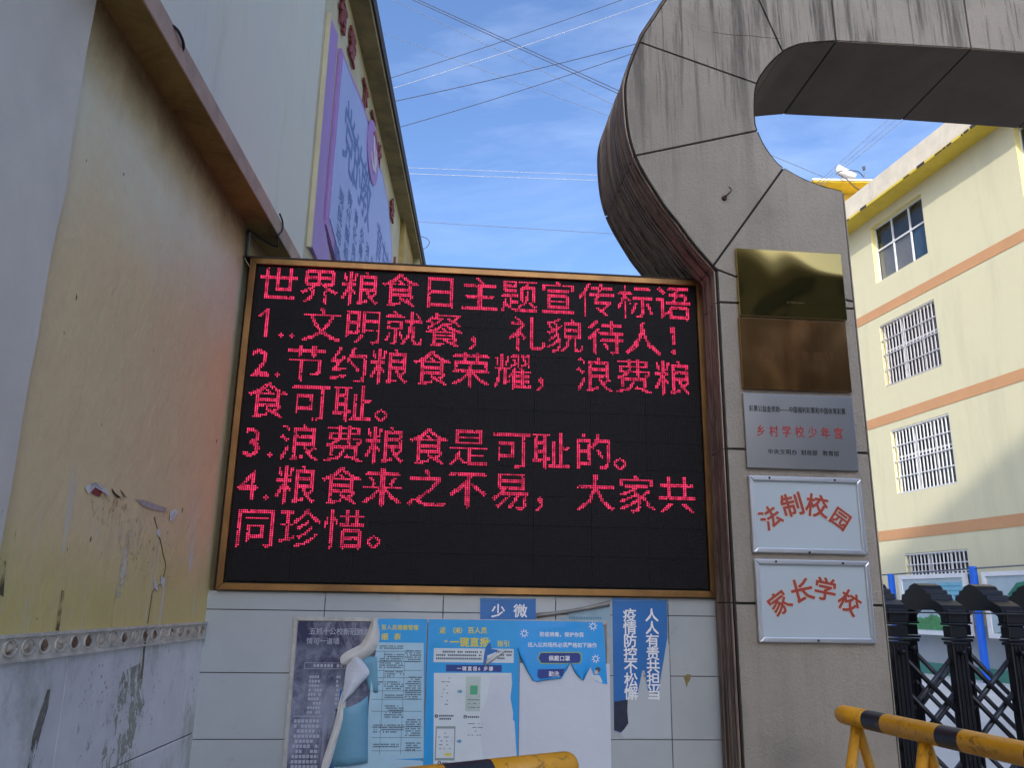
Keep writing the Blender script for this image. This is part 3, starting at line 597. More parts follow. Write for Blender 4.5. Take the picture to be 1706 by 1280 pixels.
# text rasterised to the 10 mm diode grid
def raster(ch, cols, rows, em=23.0):
    vs, fs = glyph(ch, 0.0); S = 4; hit = {}
    for f in fs:
        P = [(vs[i][0] * em, (0.87 - vs[i][1]) * em * (22.6 / 23)) for i in f]
        for t in range(1, len(P) - 1):
            a, b, c = P[0], P[t], P[t + 1]
            den = (b[0] - a[0]) * (c[1] - a[1]) - (c[0] - a[0]) * (b[1] - a[1])
            if abs(den) < 1e-9: continue
            x0, x1 = min(a[0], b[0], c[0]), max(a[0], b[0], c[0]); y0, y1 = min(a[1], b[1], c[1]), max(a[1], b[1], c[1])
            for ix in range(int(math.ceil(x0 * S - 0.5)), int(math.floor(x1 * S - 0.5)) + 1):
                for iy in range(int(math.ceil(y0 * S - 0.5)), int(math.floor(y1 * S - 0.5)) + 1):
                    px_, py_ = (ix + 0.5) / S, (iy + 0.5) / S
                    w1 = ((px_ - a[0]) * (c[1] - a[1]) - (c[0] - a[0]) * (py_ - a[1])) / den
                    w2 = ((b[0] - a[0]) * (py_ - a[1]) - (px_ - a[0]) * (b[1] - a[1])) / den
                    if w1 >= -1e-6 and w2 >= -1e-6 and w1 + w2 <= 1 + 1e-6: hit[(ix, iy)] = 1
    cnt = {}
    for (ix, iy) in hit: cnt[(ix // S, iy // S)] = cnt.get((ix // S, iy // S), 0) + 1
    return {k for k, v in cnt.items() if v >= 0.44 * S * S}
LINES = [(0, ['世界粮食日主题宣传标语']), (23, ['1..文明就餐，礼貌待人！']), (46, ['2.节约粮食荣耀，浪费粮']), (68, ['食可耻。']), (91, ['3.浪费粮食是可耻的。']), (114, ['4.粮食来之不易，大家共']), (137, ['同珍惜。'])]
lit = set(); rc = {}
rc['1'] = {(c_, r_) for c_ in (6, 7) for r_ in range(3, 20)} | {(5, 4), (5, 5), (4, 5), (4, 6), (3, 6), (3, 7), (2, 7)}
for row, (txt,) in LINES:
    x = 1.0
    for ch in txt:
        if ch not in rc: rc[ch] = raster(ch, 23, 23)
        for (cx_, cy_) in rc[ch]: lit.add((int(round(x)) + cx_, row + cy_))
        x += 23 if ord(ch) > 0x2000 else (6.5 if ch == '.' else 13)
        if ch == '，': x += 1.5
lit = {(a, b) for (a, b) in lit if 0 <= a < 256 and 0 <= b < 176}
mb = MB()
for (a, b) in sorted(lit):
    if random.random() < 0.015: continue
    cu = U0 + (a + 0.5) * 0.01; cz = Z0 + 1.76 - (b + 0.5) * 0.01
    k = len(mb.v); r_ = 0.0035
    ring = [(cu + r_ * cos(pi / 3 * i), cz + r_ * sin(pi / 3 * i)) for i in range(6)]
    mb.v += [SW.p(u, z, -0.0085) for u, z in ring] + [SW.p(u, z, -0.0035) for u, z in ring] + [SW.p(cu, cz, -0.0020)]
    for i in range(6):
        j = (i + 1) % 6; mb.f.append((k + i, k + j, k + 6 + j, k + 6 + i)); mb.f.append((k + 6 + i, k + 6 + j, k + 12))
o = mb.build('lit_diodes', LIT, ls, kind='stuff')

# ============================================================ GATE ARCH
ga = thing('gate_arch', 'stone-coloured school gate arch with a rounded left end, ribbed brown side and long overhead beam', 'gate arch', (AF.p(1.94, 0).x, AF.p(1.94, 0).y, 0))
T = 0.80
outer = [(1.519, 3.475), (1.412, 3.605), (1.325, 3.732), (1.255, 3.826), (1.197, 3.923), (1.135, 4.035), (1.085, 4.149), (1.052, 4.281), (1.037, 4.433), (1.034, 4.584), (1.046, 4.68), (1.078, 4.790), (1.13, 4.930), (1.155, 4.991), (1.235, 5.130), (1.303, 5.249), (1.42, 5.40), (1.57, 5.55), (1.77, 5.70), (2.0, 5.80), (2.39, 5.87)]
inner = [(2.337, 4.001), (2.22, 4.025), (2.104, 4.065), (1.983, 4.132), (1.931, 4.180), (1.870, 4.281), (1.838, 4.371), (1.826, 4.432), (1.831, 4.569), (1.854, 4.696), (1.935, 4.831), (2.035, 4.938), (2.104, 4.983), (2.179, 5.013), (2.39, 5.050)]
def fine(L):
    P = spl([Vector((a, b, 0)) for a, b in L], 6); return [(v.x, v.y) for v in P]
outer = outer[:1] + fine(outer)[1:]; inner = fine(inner)
def shr(poly, d):   # inset a panel so the joints between panels open up
    n = len(poly); A = sum(poly[i][0] * poly[(i + 1) % n][1] - poly[(i + 1) % n][0] * poly[i][1] for i in range(n)); sg = 1 if A > 0 else -1
    out = []
    for i in range(n):
        p0, p1, p2 = Vector(poly[i - 1]), Vector(poly[i]), Vector(poly[(i + 1) % n])
        d1, d2 = (p1 - p0).normalized(), (p2 - p1).normalized()
        n1 = Vector((-d1.y, d1.x)) * sg; n2 = Vector((-d2.y, d2.x)) * sg; b = (n1 + n2)
        b = b.normalized() if b.length > 1e-6 else n1
        s_ = d / max(0.5, b.dot(n1)); out.append((p1.x + b.x * s_, p1.y + b.y * s_))
    return out
RUP = 2.337; LUP = 1.54
def idx(L, p): return min(range(len(L)), key=lambda i: (L[i][0] - p[0]) ** 2 + (L[i][1] - p[1]) ** 2)
oj = [(1.519, 3.475), (1.085, 4.149), (1.13, 4.930), (1.77, 5.70), (2.39, 5.87)]     # joints on the outer curve
ij = [(1.983, 4.132), (1.838, 4.371), (1.854, 4.696), (2.035, 4.938), (2.39, 5.050)]
panels = []
for k in range(4):
    a, b = idx(outer, oj[k]), idx(outer, oj[k + 1]); c, d = idx(inner, ij[k]), idx(inner, ij[k + 1])
    panels.append(outer[a:b + 1] + list(reversed(inner[c:d + 1])))
panels.append([(1.519, 3.475), (1.983, 4.132), (2.104, 4.065), (2.22, 4.025), (RUP, 4.001), (RUP, 3.30), (1.65, 3.415), (LUP, 3.455)][::1])
panels.append([(LUP, 3.455), (1.65, 3.415), (RUP, 3.30), (RUP, 3.257), (LUP, 3.257)])
for z1, z0 in ((3.257, 2.42), (2.42, 1.618), (1.618, 0.80), (0.80, 0.0)): panels.append([(LUP, z0), (RUP, z0), (RUP, z1), (LUP, z1)])
bj = [2.39, 3.29, 4.19, 5.09, 5.99, 6.89, 7.79]
for a, b in zip(bj, bj[1:]): panels.append([(a, 5.06 if a > 2.4 else 5.05), (b, 5.07), (b, 5.87), (a, 5.87)])
panels[10] = [(2.39, 5.050), (3.29, 5.072), (3.29, 5.87), (2.39, 5.87)]
for i in range(11, len(panels)): panels[i] = [(bj[i - 10], 5.072 + 0.012 * (i - 10.0) * 0), (bj[i - 9], 5.072), (bj[i - 9], 5.87), (bj[i - 10], 5.87)]
for P_ in panels:
    MB().prism(AF, shr(P_, 0.0065), -0.016, 0.0).build('facing_panel', STONE, ga)
# core behind the facing (dark joints show it); split into convex-ish pieces
core = MB()
for P_ in panels:
    core.prism(AF, P_, -T + 0.004, -0.0165)
core.build('core', JOINT, ga)
# ribbed outer skin following the curve and down the pillar's left side
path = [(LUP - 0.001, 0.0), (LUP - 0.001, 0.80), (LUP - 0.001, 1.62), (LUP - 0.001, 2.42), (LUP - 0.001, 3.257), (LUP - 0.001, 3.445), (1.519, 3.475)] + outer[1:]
def ribbed(path, cuts):
    rnd2 = random.Random(11)
    ds = []; n_ = 0.0
    while n_ < T - 0.01:
        w_ = rnd2.uniform(0.008, 0.030); off = rnd2.choice([0.001, 0.005, 0.012, 0.018])
        ds.append((n_, min(n_ + w_, T), off)); n_ += w_
    norms = []
    for i in range(len(path)):
        a = Vector(path[max(i - 1, 0)]); b = Vector(path[min(i + 1, len(path) - 1)]); t = (b - a).normalized(); norms.append(Vector((-t.y, t.x)))
    segs = []; mbs = []
    for s0, s1 in cuts:
        mb = MB()
        for i in range(s0, s1):
            for k, (d0, d1, off) in enumerate(ds):
                def pt(ii, d, of): q_ = Vector(path[ii]) + norms[ii] * of; return AF.p(q_.x, q_.y, -d)
                mb.quad(pt(i, d0, off), pt(i + 1, d0, off), pt(i + 1, d1, off), pt(i, d1, off))
                if k + 1 < len(ds):
                    o2 = ds[k + 1][2]; mb.quad(pt(i, d1, off), pt(i + 1, d1, off), pt(i + 1, d1, o2), pt(i, d1, o2))
        mbs.append(mb)
    return mbs
def refine(path):
    out = []
    for i in range(len(path) - 1):
        out.append(path[i])
    out.append(path[-1]); return out
# shorten each run slightly so a joint shows between runs
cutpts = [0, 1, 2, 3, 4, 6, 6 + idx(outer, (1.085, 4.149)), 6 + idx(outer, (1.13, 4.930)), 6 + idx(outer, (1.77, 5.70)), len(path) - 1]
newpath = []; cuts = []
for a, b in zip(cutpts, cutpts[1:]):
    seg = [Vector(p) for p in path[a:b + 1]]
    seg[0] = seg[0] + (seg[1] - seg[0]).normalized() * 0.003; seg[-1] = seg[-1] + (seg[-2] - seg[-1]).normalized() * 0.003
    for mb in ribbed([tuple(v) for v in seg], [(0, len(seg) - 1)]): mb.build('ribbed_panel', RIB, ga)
# soffit panels of the opening and beam, right side of the pillar
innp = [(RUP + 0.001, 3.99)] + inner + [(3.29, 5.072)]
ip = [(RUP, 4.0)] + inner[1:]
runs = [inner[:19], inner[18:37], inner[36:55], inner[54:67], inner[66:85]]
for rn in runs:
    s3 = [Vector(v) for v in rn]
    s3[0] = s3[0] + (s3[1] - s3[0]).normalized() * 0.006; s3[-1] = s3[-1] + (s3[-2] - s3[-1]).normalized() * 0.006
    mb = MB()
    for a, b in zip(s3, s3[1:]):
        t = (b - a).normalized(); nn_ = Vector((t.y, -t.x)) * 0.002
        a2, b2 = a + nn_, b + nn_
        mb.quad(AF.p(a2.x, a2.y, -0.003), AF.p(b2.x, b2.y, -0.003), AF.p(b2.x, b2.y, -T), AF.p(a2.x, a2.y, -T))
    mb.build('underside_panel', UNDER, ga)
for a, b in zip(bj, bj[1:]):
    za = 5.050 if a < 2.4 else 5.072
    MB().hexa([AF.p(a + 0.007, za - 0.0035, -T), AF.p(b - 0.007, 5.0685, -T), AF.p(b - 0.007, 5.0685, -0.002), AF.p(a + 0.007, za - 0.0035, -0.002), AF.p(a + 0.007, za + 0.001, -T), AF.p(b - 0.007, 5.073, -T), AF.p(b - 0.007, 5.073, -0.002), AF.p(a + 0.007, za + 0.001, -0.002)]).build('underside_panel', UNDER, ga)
MB().wbox(AF, 1.55, RUP - 0.0, 0, 3.98, -T - 0.01, -T + 0.003).build('back_skin', STONE, ga)
MB().wbox(AF, RUP + 0.0005, RUP + 0.006, 0, 3.985, -T, -0.002).build('side_skin', STONE, ga)
MB().wbox(AF, 6.9, 7.79, 0, 5.04, -T, 0.001).build('far_pillar', STONE, ga)
# rusty hook
hk = spl([AF.p(1.605, 3.905, 0.0), AF.p(1.61, 3.91, 0.03), AF.p(1.628, 3.925, 0.045), AF.p(1.635, 3.945, 0.04), AF.p(1.625, 3.962, 0.035)])
h_ = thing('hook', 'small rusty iron hook sticking out of the arch left of the upper brass plaque', 'hook', AF.p(1.61, 3.90, 0.0))
MB().tube(hk, 0.004, 6).build('hook_bar', HOOK, h_, True)
MB().tube([AF.p(1.605, 3.905, 0), AF.p(1.605, 3.905, 0.018)], [0.016, 0.012], 10).build('hook_base', HOOK, h_)
# crack line on the arch
ck = [(1188, 53), (1205, 56), (1225, 58), (1250, 59), (1275, 62), (1300, 64)]
tag(MB().tube([AF.p(*AF.px(x, y, 0.0004), 0.0004) for x, y in ck], 0.0016, 4).build('crack', JOINT), 'fine dark hairline crack across the upper curve of the arch', 'crack')

# ============================================================ PLAQUES
def plaque(name, label, u0, u1, z0, z1, mat, th=0.014):
    t = thing(name, label, 'plaque', AF.p((u0 + u1) / 2, z0, 0))
    o = MB().wbox(AF, u0, u1, z0, z1, 0.001, th).build('plate', mat, t); bevel(o, 0.003, 2); return t
p1 = plaque('wall_plaque', 'topmost brass plaque on the pillar, mirror-bright with dark reflections', 1.647, 2.272, 3.172, 3.580, BRASS, 0.03)
letters(AF, p1, 'TM 19901016', 1.93, 3.255, 0.020, 0.0315, INK, 0.01, pitch=0.0105) if False else None
mb = MB(); dashes(AF, 1.925, 2.03, 3.268, 3.25, 0.03, 0.009, 0.0305, mb, 3, 0.8, (0.4, 0.7)); mb.build('small_print', simple('brass_engraving', (0.10, 0.07, 0.03), 0.3, 0.8, 0), p1)
p2 = plaque('wall_plaque', 'second brass plaque from the top, dull brown and tarnished with faint red print', 1.641, 2.261, 2.753, 3.163, BRASS2, 0.026)
mb = MB()
for i in range(6):
    u = 1.765 + i * 0.073
    for kx in range(3): mb.quad(AF.p(u + kx * 0.016, 2.925, 0.0275), AF.p(u + kx * 0.016 + 0.009, 2.925, 0.0275), AF.p(u + kx * 0.016 + 0.009, 2.975, 0.0275), AF.p(u + kx * 0.016, 2.975, 0.0275))
    mb.quad(AF.p(u, 2.945, 0.0276), AF.p(u + 0.042, 2.945, 0.0276), AF.p(u + 0.042, 2.953, 0.0276), AF.p(u, 2.953, 0.0276))
mb.build('faint_print', simple('faded_red_print', (0.36, 0.17, 0.08), 0.2, 0.9), p2, kind='stuff')
p3 = plaque('wall_plaque', 'brushed steel plaque with black and red Chinese characters below the brass plaques', 1.640, 2.260, 2.316, 2.727, STEEL, 0.022)
letters(AF, p3, '彩票公益金资助——中国福利彩票和中国体育彩票', 1.668, 2.628, 0.037, 0.0232, PBLACK, 0.018, sx=0.66, pitch=0.0248)
letters(AF, p3, '乡村学校少年宫', 1.700, 2.495, 0.066, 0.0232, PRED, 0.018, sx=0.78, pitch=0.0725)
letters(AF, p3, '中央文明办', 1.757, 2.395, 0.031, 0.0232, PBLACK, 0.018, pitch=0.033)
letters(AF, p3, '财政部', 1.942, 2.395, 0.031, 0.0232, PBLACK, 0.018, pitch=0.031)
letters(AF, p3, '教育部', 2.062, 2.395, 0.031, 0.0232, PBLACK, 0.018, pitch=0.031)
def framed(label, u0, u1, z0, z1, chars, screws):
    t = thing('framed_sign', label, 'sign', AF.p((u0 + u1) / 2, z0, 0)); wd = 0.026
    MB().wbox(AF, u0 + 0.01, u1 - 0.01, z0 + 0.01, z1 - 0.01, 0.001, 0.012).build('sign_face', SIGNWHITE, t)
    for P_ in ([(u0, z0), (u0 + wd, z0 + wd), (u0 + wd, z1 - wd), (u0, z1)], [(u1, z0), (u1, z1), (u1 - wd, z1 - wd), (u1 - wd, z0 + wd)], [(u0, z0), (u1, z0), (u1 - wd, z0 + wd), (u0 + wd, z0 + wd)], [(u0, z1), (u0 + wd, z1 - wd), (u1 - wd, z1 - wd), (u1, z1)]):
        o = MB().prism(AF, P_, 0.0005, 0.026).build('frame_bar', ALU, t); bevel(o, 0.005, 2)
    for (su, sz) in screws:
        MB().tube([AF.p(su, sz, 0.020), AF.p(su, sz, 0.030)], 0.006, 10).build('screw', JOINT, t)
    for ch, x, y, rt, hh in chars:
        u, z = AF.px(x, y, 0.014); r_ = radians(rt)
        letters(AF, t, ch, u, z, hh, 0.0130, SIGNEDGE, 0.040, rot=r_, cen=True, name='character_outline')
        letters(AF, t, ch, u, z, hh, 0.0145, SIGNRED, 0.022, rot=r_, cen=True, name='character')
    return t
framed('white framed sign with four red characters in an arch, the last inside a square', 1.643, 2.263, 1.873, 2.275,
       [('法', 1284, 863, 33, 0.118), ('制', 1320, 842, 13, 0.128), ('校', 1361, 844, -9, 0.128), ('园', 1400, 865, -36, 0.108)], [(1.755, 2.264), (2.115, 2.262), (1.945, 1.879)])
framed('lowest white framed sign on the pillar with four red characters fanned in an arch', 1.646, 2.266, 1.428, 1.841,
       [('家', 1299, 1006, 35, 0.118), ('长', 1336, 985, 12, 0.125), ('学', 1375, 983, -10, 0.122), ('校', 1415, 1005, -33, 0.118)], [(1.76, 1.829), (2.12, 1.827), (1.955, 1.440)])

# ============================================================ NOTICE BOARD AND POSTERS (on the tiled wall)
S = TW
def loc_of(u, z): return S.p(u, z, 0)
nb = thing('notice_board', 'weathered metal-framed notice board screwed to the tiled wall under the screen', 'notice board', loc_of(0.1, 0.55))
BU0, BU1, BZ0, BZ1 = -0.707, 0.936, 0.45, 1.516
MB().wbox(S, BU0 + 0.004, BU1 - 0.004, BZ0, BZ1 - 0.004, 0.0015, 0.008).build('backing_board', simple('board_back', (0.30, 0.31, 0.33), 0.7), nb)
for P_ in ([(BU0, BZ0), (BU0 + 0.024, BZ0 + 0.024), (BU0 + 0.024, BZ1 - 0.02), (BU0, BZ1)], [(BU0, BZ1), (BU0 + 0.024, BZ1 - 0.02), (BU1 - 0.012, BZ1 - 0.02), (BU1, BZ1)], [(BU1, BZ0), (BU1, BZ1), (BU1 - 0.012, BZ1 - 0.02), (BU1 - 0.012, BZ0 + 0.024)], [(BU0, BZ0), (BU1, BZ0), (BU1 - 0.012, BZ0 + 0.024), (BU0 + 0.024, BZ0 + 0.024)]):
    o = MB().prism(S, P_, 0.001, 0.018).build('frame_bar', OLDALU, nb); bevel(o, 0.003)
# faded navy poster
nv = thing('poster', 'faded navy poster with worn white print, half hidden by peeling paper', 'poster', loc_of(-0.5, 0.6))
MB().wbox(S, -0.683, -0.16, 0.47, 1.494, 0.0085, 0.0100).build('sheet', NAVY, nv)
letters(S, nv, '五抓十公校新冠肺炎', -0.625, 1.432, 0.036, 0.0105, PALEINK, 0.012, pitch=0.0345)
letters(S, nv, '情可一道墙', -0.635, 1.385, 0.034, 0.0105, PALEINK, 0.006, pitch=0.0335)
mb = MB()
def outl(W, u0, u1, z0, z1, n, t, mb):
    for a in ((u0, u1, z0, z0 + t), (u0, u1, z1 - t, z1), (u0, u0 + t, z0, z1), (u1 - t, u1, z0, z1)): mb.quad(W.p(a[0], a[2], n), W.p(a[1], a[2], n), W.p(a[1], a[3], n), W.p(a[0], a[3], n))
outl(S, -0.635, -0.42, 1.262, 1.292, 0.0105, 0.002, mb); dashes(S, -0.625, -0.43, 1.286, 1.27, 0.03, 0.016, 0.0106, mb, 5, 0.9, (0.6, 0.9))
dashes(S, -0.605, -0.54, 1.23, 1.06, 0.021, 0.013, 0.0105, mb, 6, 0.8, (0.6, 0.9)); dashes(S, -0.47, -0.45, 1.23, 1.06, 0.021, 0.013, 0.0105, mb, 7, 0.8, (0.7, 0.9))
mb.quad(S.p(-0.67, 1.035, 0.0105), S.p(-0.53, 1.035, 0.0105), S.p(-0.53, 1.038, 0.0105), S.p(-0.67, 1.038, 0.0105))
mb.quad(S.p(-0.69 + 0.012, 0.787, 0.0105), S.p(-0.54, 0.787, 0.0105), S.p(-0.54, 0.79, 0.0105), S.p(-0.678, 0.79, 0.0105))
dashes(S, -0.665, -0.535, 1.022, 0.80, 0.0235, 0.0155, 0.0105, mb, 8, 0.92, (0.8, 1.0))
mb.build('worn_print', PALEINK, nv)
# poster A : timetable on blue
pa = thing('poster', 'creased blue poster with yellow heading and pale table of fine print, left side folded', 'poster', loc_of(-0.2, 0.8))
o = MB().wbox(S, -0.275, -0.022, 0.70, 1.513, 0.0195, 0.0205).build('sheet', SKYB, pa)
mb = MB(); P_ = [S.px(x, y, 0.0215) for x, y in ((629, 1071), (706, 1072), (706, 1264), (610, 1268), (614, 1180), (620, 1120))]
MB().prism(S, P_, 0.0207, 0.0215).build('table_sheet', TBL, pa)
# folded-back strip standing off the board
rows = []
for i in range(9):
    t = i / 8; yy = 1160 - 0 + t * 112
    row = []
    for j, (xx, nn2) in enumerate(((560 + t * (-6) + (6 if i == 0 else 0), 0.020), (582 - t * 2, 0.038), (600, 0.030), (613, 0.0225))):
        u, z = S.px(xx, yy - (1 - j / 3) * -8 - (0 if i else (3 - j) * -8), nn2); row.append(S.p(u, z, nn2))
    rows.append(row)
solid(patch(rows).build('folded_strip', TBLD, pa, True))
rows = []
for i in range(6):
    t = i / 5
    rows.append([S.p(*S.px(598 + 18 * t + j * (30 - 16 * t) / 3, 1095 + t * 60 + j * (1 - t) * 0, 0.014 + 0.01 * j / 3 + 0.002), 0.014 + 0.01 * j / 3 + 0.002) for j in range(4)])
solid(patch(rows).build('folded_strip', TBLD, pa, True))
mb = MB(); a = S.px(574, 1172, 0.045); b = S.px(606, 1262, 0.045)
for yy in (1086, 1103, 1118, 1130, 1152, 1166, 1186, 1212, 1230, 1252):
    a = S.px(619, yy, 0.022); b = S.px(703, yy, 0.022); mb.quad(S.p(a[0], a[1] - 0.001, 0.022), S.p(b[0], b[1] - 0.001, 0.022), S.p(b[0], b[1] + 0.001, 0.022), S.p(a[0], a[1] + 0.001, 0.022))
for xx in (640, 674):
    a = S.px(xx + 1, 1086, 0.022); mb.quad(S.p(a[0] - 0.0008, 0.86, 0.022), S.p(a[0] + 0.0008, 0.86, 0.022), S.p(a[0] + 0.0008, a[1], 0.022), S.p(a[0] - 0.0008, a[1], 0.022))
for (x0, x1, y0, y1, sd) in ((633, 672, 1090, 1112, 1), (676, 702, 1084, 1103, 2), (641, 673, 1119, 1127, 3), (641, 672, 1136, 1150, 4), (676, 701, 1128, 1166, 5), (622, 638, 1136, 1142, 6), (641, 672, 1176, 1196, 7), (622, 672, 1208, 1220, 8), (676, 700, 1199, 1228, 9), (622, 664, 1240, 1247, 10), (676, 700, 1238, 1252, 11), (633, 672, 1076, 1083, 12), (641, 672, 1158, 1163, 13)):
    a = S.px(x0, y0, 0.022); b = S.px(x1, y1, 0.022); dashes(S, a[0], b[0], a[1], b[1], 0.0105, 0.0062, 0.0221, mb, sd, 0.85, (0.5, 1.1))
mb.build('table_print', INK, pa)
u, z = S.px(635, 1049, 0.021); letters(S, pa, '百人员健康管理', u, z, 0.0265, 0.0211, YEL, 0.018, pitch=0.0275)
u, z = S.px(635, 1066, 0.021); letters(S, pa, '细', u, z, 0.036, 0.0211, YEL, 0.018); u, z = S.px(656, 1066, 0.021); letters(S, pa, '表', u, z, 0.036, 0.0211, YEL, 0.018)
# poster B : guide with screens
pb = thing('poster', 'blue and white poster with large yellow headline, arrows and phone screens, torn text box', 'poster', loc_of(0.2, 0.7))
MB().wbox(S, -0.014, 0.462, 0.50, 1.513, 0.0195, 0.0212).build('sheet', SKYB, pb)
def rect(x0, y0, x1, y1, n, mat, name, parent, th=0.0006):
    a = S.px(x0, y1, n); b = S.px(x1, y0, n); return MB().wbox(S, a[0], b[0], a[1], b[1], n - th, n).build(name, mat, parent)
rect(722, 1082, 856, 1104, 0.0220, PANELW, 'text_box', pb); mb = MB()
a = S.px(727, 1085, 0.0224); b = S.px(802, 1102, 0.0224); dashes(S, a[0], b[0], a[1], b[1], 0.0165, 0.009, 0.0224, mb, 21, 0.95, (0.7, 0.9))
a = S.px(826, 1085, 0.0224); b = S.px(853, 1100, 0.0224); dashes(S, a[0], b[0], a[1], b[1], 0.0165, 0.009, 0.0224, mb, 22, 0.95, (0.7, 0.9)); mb.build('small_print', INK, pb)
rect(743, 1109, 836, 1119.5, 0.0220, NAVYBAR, 'title_bar', pb)
u, z = S.px(761, 1117.5, 0.0224); letters(S, pb, '一键直报6步骤', u, z, 0.023, 0.0224, INKW, 0.018, pitch=0.0275)
u, z = S.px(732, 1055, 0.0224); letters(S, pb, '返', u, z, 0.034, 0.0224, YEL, 0.018)
u, z = S.px(748, 1055, 0.0224); letters(S, pb, '（来）', u, z, 0.032, 0.0224, YEL, 0.018, pitch=0.029)
u, z = S.px(779, 1055, 0.0224); letters(S, pb, '百人员', u, z, 0.034, 0.0224, YEL, 0.018, pitch=0.034)
u, z = S.px(740, 1076.5, 0.0224); letters(S, pb, '“', u, z, 0.04, 0.0224, YEL, 0.018)
u, z = S.px(749, 1076.5, 0.0224); letters(S, pb, '一键直报', u, z, 0.050, 0.0224, YEL, 0.018, pitch=0.0515)
u, z = S.px(811, 1076.5, 0.0224); letters(S, pb, '”', u, z, 0.04, 0.0224, YEL, 0.018)
u, z = S.px(828, 1077, 0.0224); letters(S, pb, '指引', u, z, 0.033, 0.0224, YEL, 0.018, pitch=0.034)
P_ = [S.px(x, y, 0.0220) for x, y in ((723, 1122), (852, 1122), (853, 1140), (846, 1200), (857, 1240), (860, 1300), (722, 1300))]
MB().prism(S, P_, 0.0213, 0.0220).build('screen_panel', PANELW, pb)
P_ = [S.px(x, y, 0.0227) for x, y in ((818, 1128), (852, 1126), (850, 1162), (857, 1200), (863, 1300), (812, 1300), (800, 1230), (800, 1190), (812, 1160))]
MB().prism(S, P_, 0.0221, 0.0227).build('bare_patch', PAPER, pb)
rect(775, 1128, 801, 1186, 0.0224, simple('screen_pale', (0.52, 0.60, 0.56), 0.4), 'phone_screen', pb)
rect(783, 1143, 796, 1158, 0.0229, GRN, 'green_square', pb)
rect(724, 1211, 759, 1268, 0.0224, simple('screen_green_edge', (0.28, 0.36, 0.34), 0.4), 'phone_screen', pb); rect(726, 1215, 757, 1264, 0.0229, PANELW, 'phone_screen', pb)
rect(741, 1256, 752, 1260, 0.0233, YEL, 'yellow_button', pb)
for (ax, ay) in ((762, 1153), (761, 1236)):
    pts = [(ax, ay - 2), (ax + 4, ay - 2), (ax + 4, ay - 4), (ax + 9, ay), (ax + 4, ay + 4), (ax + 4, ay + 2), (ax, ay + 2)]
    MB().prism(S, [S.px(x, y, 0.0225) for x, y in pts], 0.0219, 0.0225).build('arrow', ARROW, pb)
for dx, dy, nm in ((727, 1194, '1'), (775, 1195, '2'), (732, 1272, '4'), (821, 1270, '5')):
    c_ = S.px(dx, dy, 0.0229); MB().prism(S, disc(c_[0], c_[1], 0.009, 0.009, 14), 0.0224, 0.0229).build('number_disc', INK, pb)
    letters(S, pb, nm, c_[0] - 0.0045, c_[1] - 0.0055, 0.015, 0.0232, INKW, 0.018)
mb = MB()
for (x0, x1, y0, y1, sd) in ((731, 756, 1192, 1194, 31), (731, 752, 1197, 1200, 32), (779, 798, 1194, 1197, 33), (737, 746, 1271, 1274, 34)):
    a = S.px(x0, y0, 0.0232); b = S.px(x1, y1, 0.0232); dashes(S, a[0], b[0], a[1], b[1] - 0.001, 0.014, 0.0085, 0.0232, mb, sd, 1.0, (0.8, 1.0))
for (x0, x1, y0, y1, sd) in ((736, 748, 1130, 1180, 35), (777, 799, 1160, 1182, 36), (730, 752, 1222, 1252, 37), (780, 804, 1206, 1226, 38)):
    a = S.px(x0, y0, 0.0233); b = S.px(x1, y1, 0.0233); dashes(S, a[0], b[0], a[1], b[1], 0.018, 0.0035, 0.0233, mb, sd, 0.45, (1, 3))
mb.build('small_print', INK, pb)
MB().prism(S, [S.px(x, y, 0.0236) for x, y in ((808, 1083), (812, 1074), (817, 1072), (819, 1082), (831, 1083.5), (824, 1088), (812, 1093), (811, 1109), (805, 1108), (806, 1095))], 0.0228, 0.0236).build('torn_hole', DEEPB, pb)
rows = []
for i in range(6):
    t = i / 5; row = []
    for j in range(4):
        s_ = j / 3; x = 810 + t * 32 - s_ * 1; y = 1104 - t * 18 + s_ * 11 * (1 - 0.55 * t) - 4; n_ = 0.025 + 0.022 * sin(pi * s_) * (1 - t * 0.6)
        row.append(S.p(*S.px(x, y, n_), n_))
    rows.append(row)
solid(patch(rows).build('curled_flap', CURLP, pb, True))
# white sheet behind, then poster C with a torn lower edge
wp = thing('blank_sheet', 'large blank white sheet on the notice board where a poster was torn away', 'paper sheet', loc_of(0.7, 0.6))
MB().wbox(S, 0.466, 0.940, 0.50, 1.30, 0.0190, 0.0205).build('sheet', PAPER, wp)
pc = thing('poster', 'bright blue poster with white virus drawings and a zigzag torn bottom edge', 'poster', loc_of(0.7, 1.15))
cpx = [(862, 1034.5), (1004, 1037), (1007, 1062), (1009, 1100), (1012, 1141), (1001, 1139), (992, 1135), (984, 1112), (972, 1135), (966, 1130), (959, 1113), (951, 1104), (945, 1116), (936, 1130), (910, 1134), (893, 1137), (888, 1134), (876, 1108), (863, 1080)]
MB().prism(S, [S.px(x, y, 0.0235) for x, y in cpx], 0.0225, 0.0235).build('sheet', SKYB2, pc)
u, z = S.px(899, 1060.5, 0.024); letters(S, pc, '防疫病毒，保护你我', u, z, 0.0255, 0.0241, INKW, 0.018, pitch=0.0262)
u, z = S.px(879, 1078, 0.024); letters(S, pc, '出入公共场所必须严格如下操作', u, z, 0.0265, 0.0241, INKW, 0.018, pitch=0.0262)
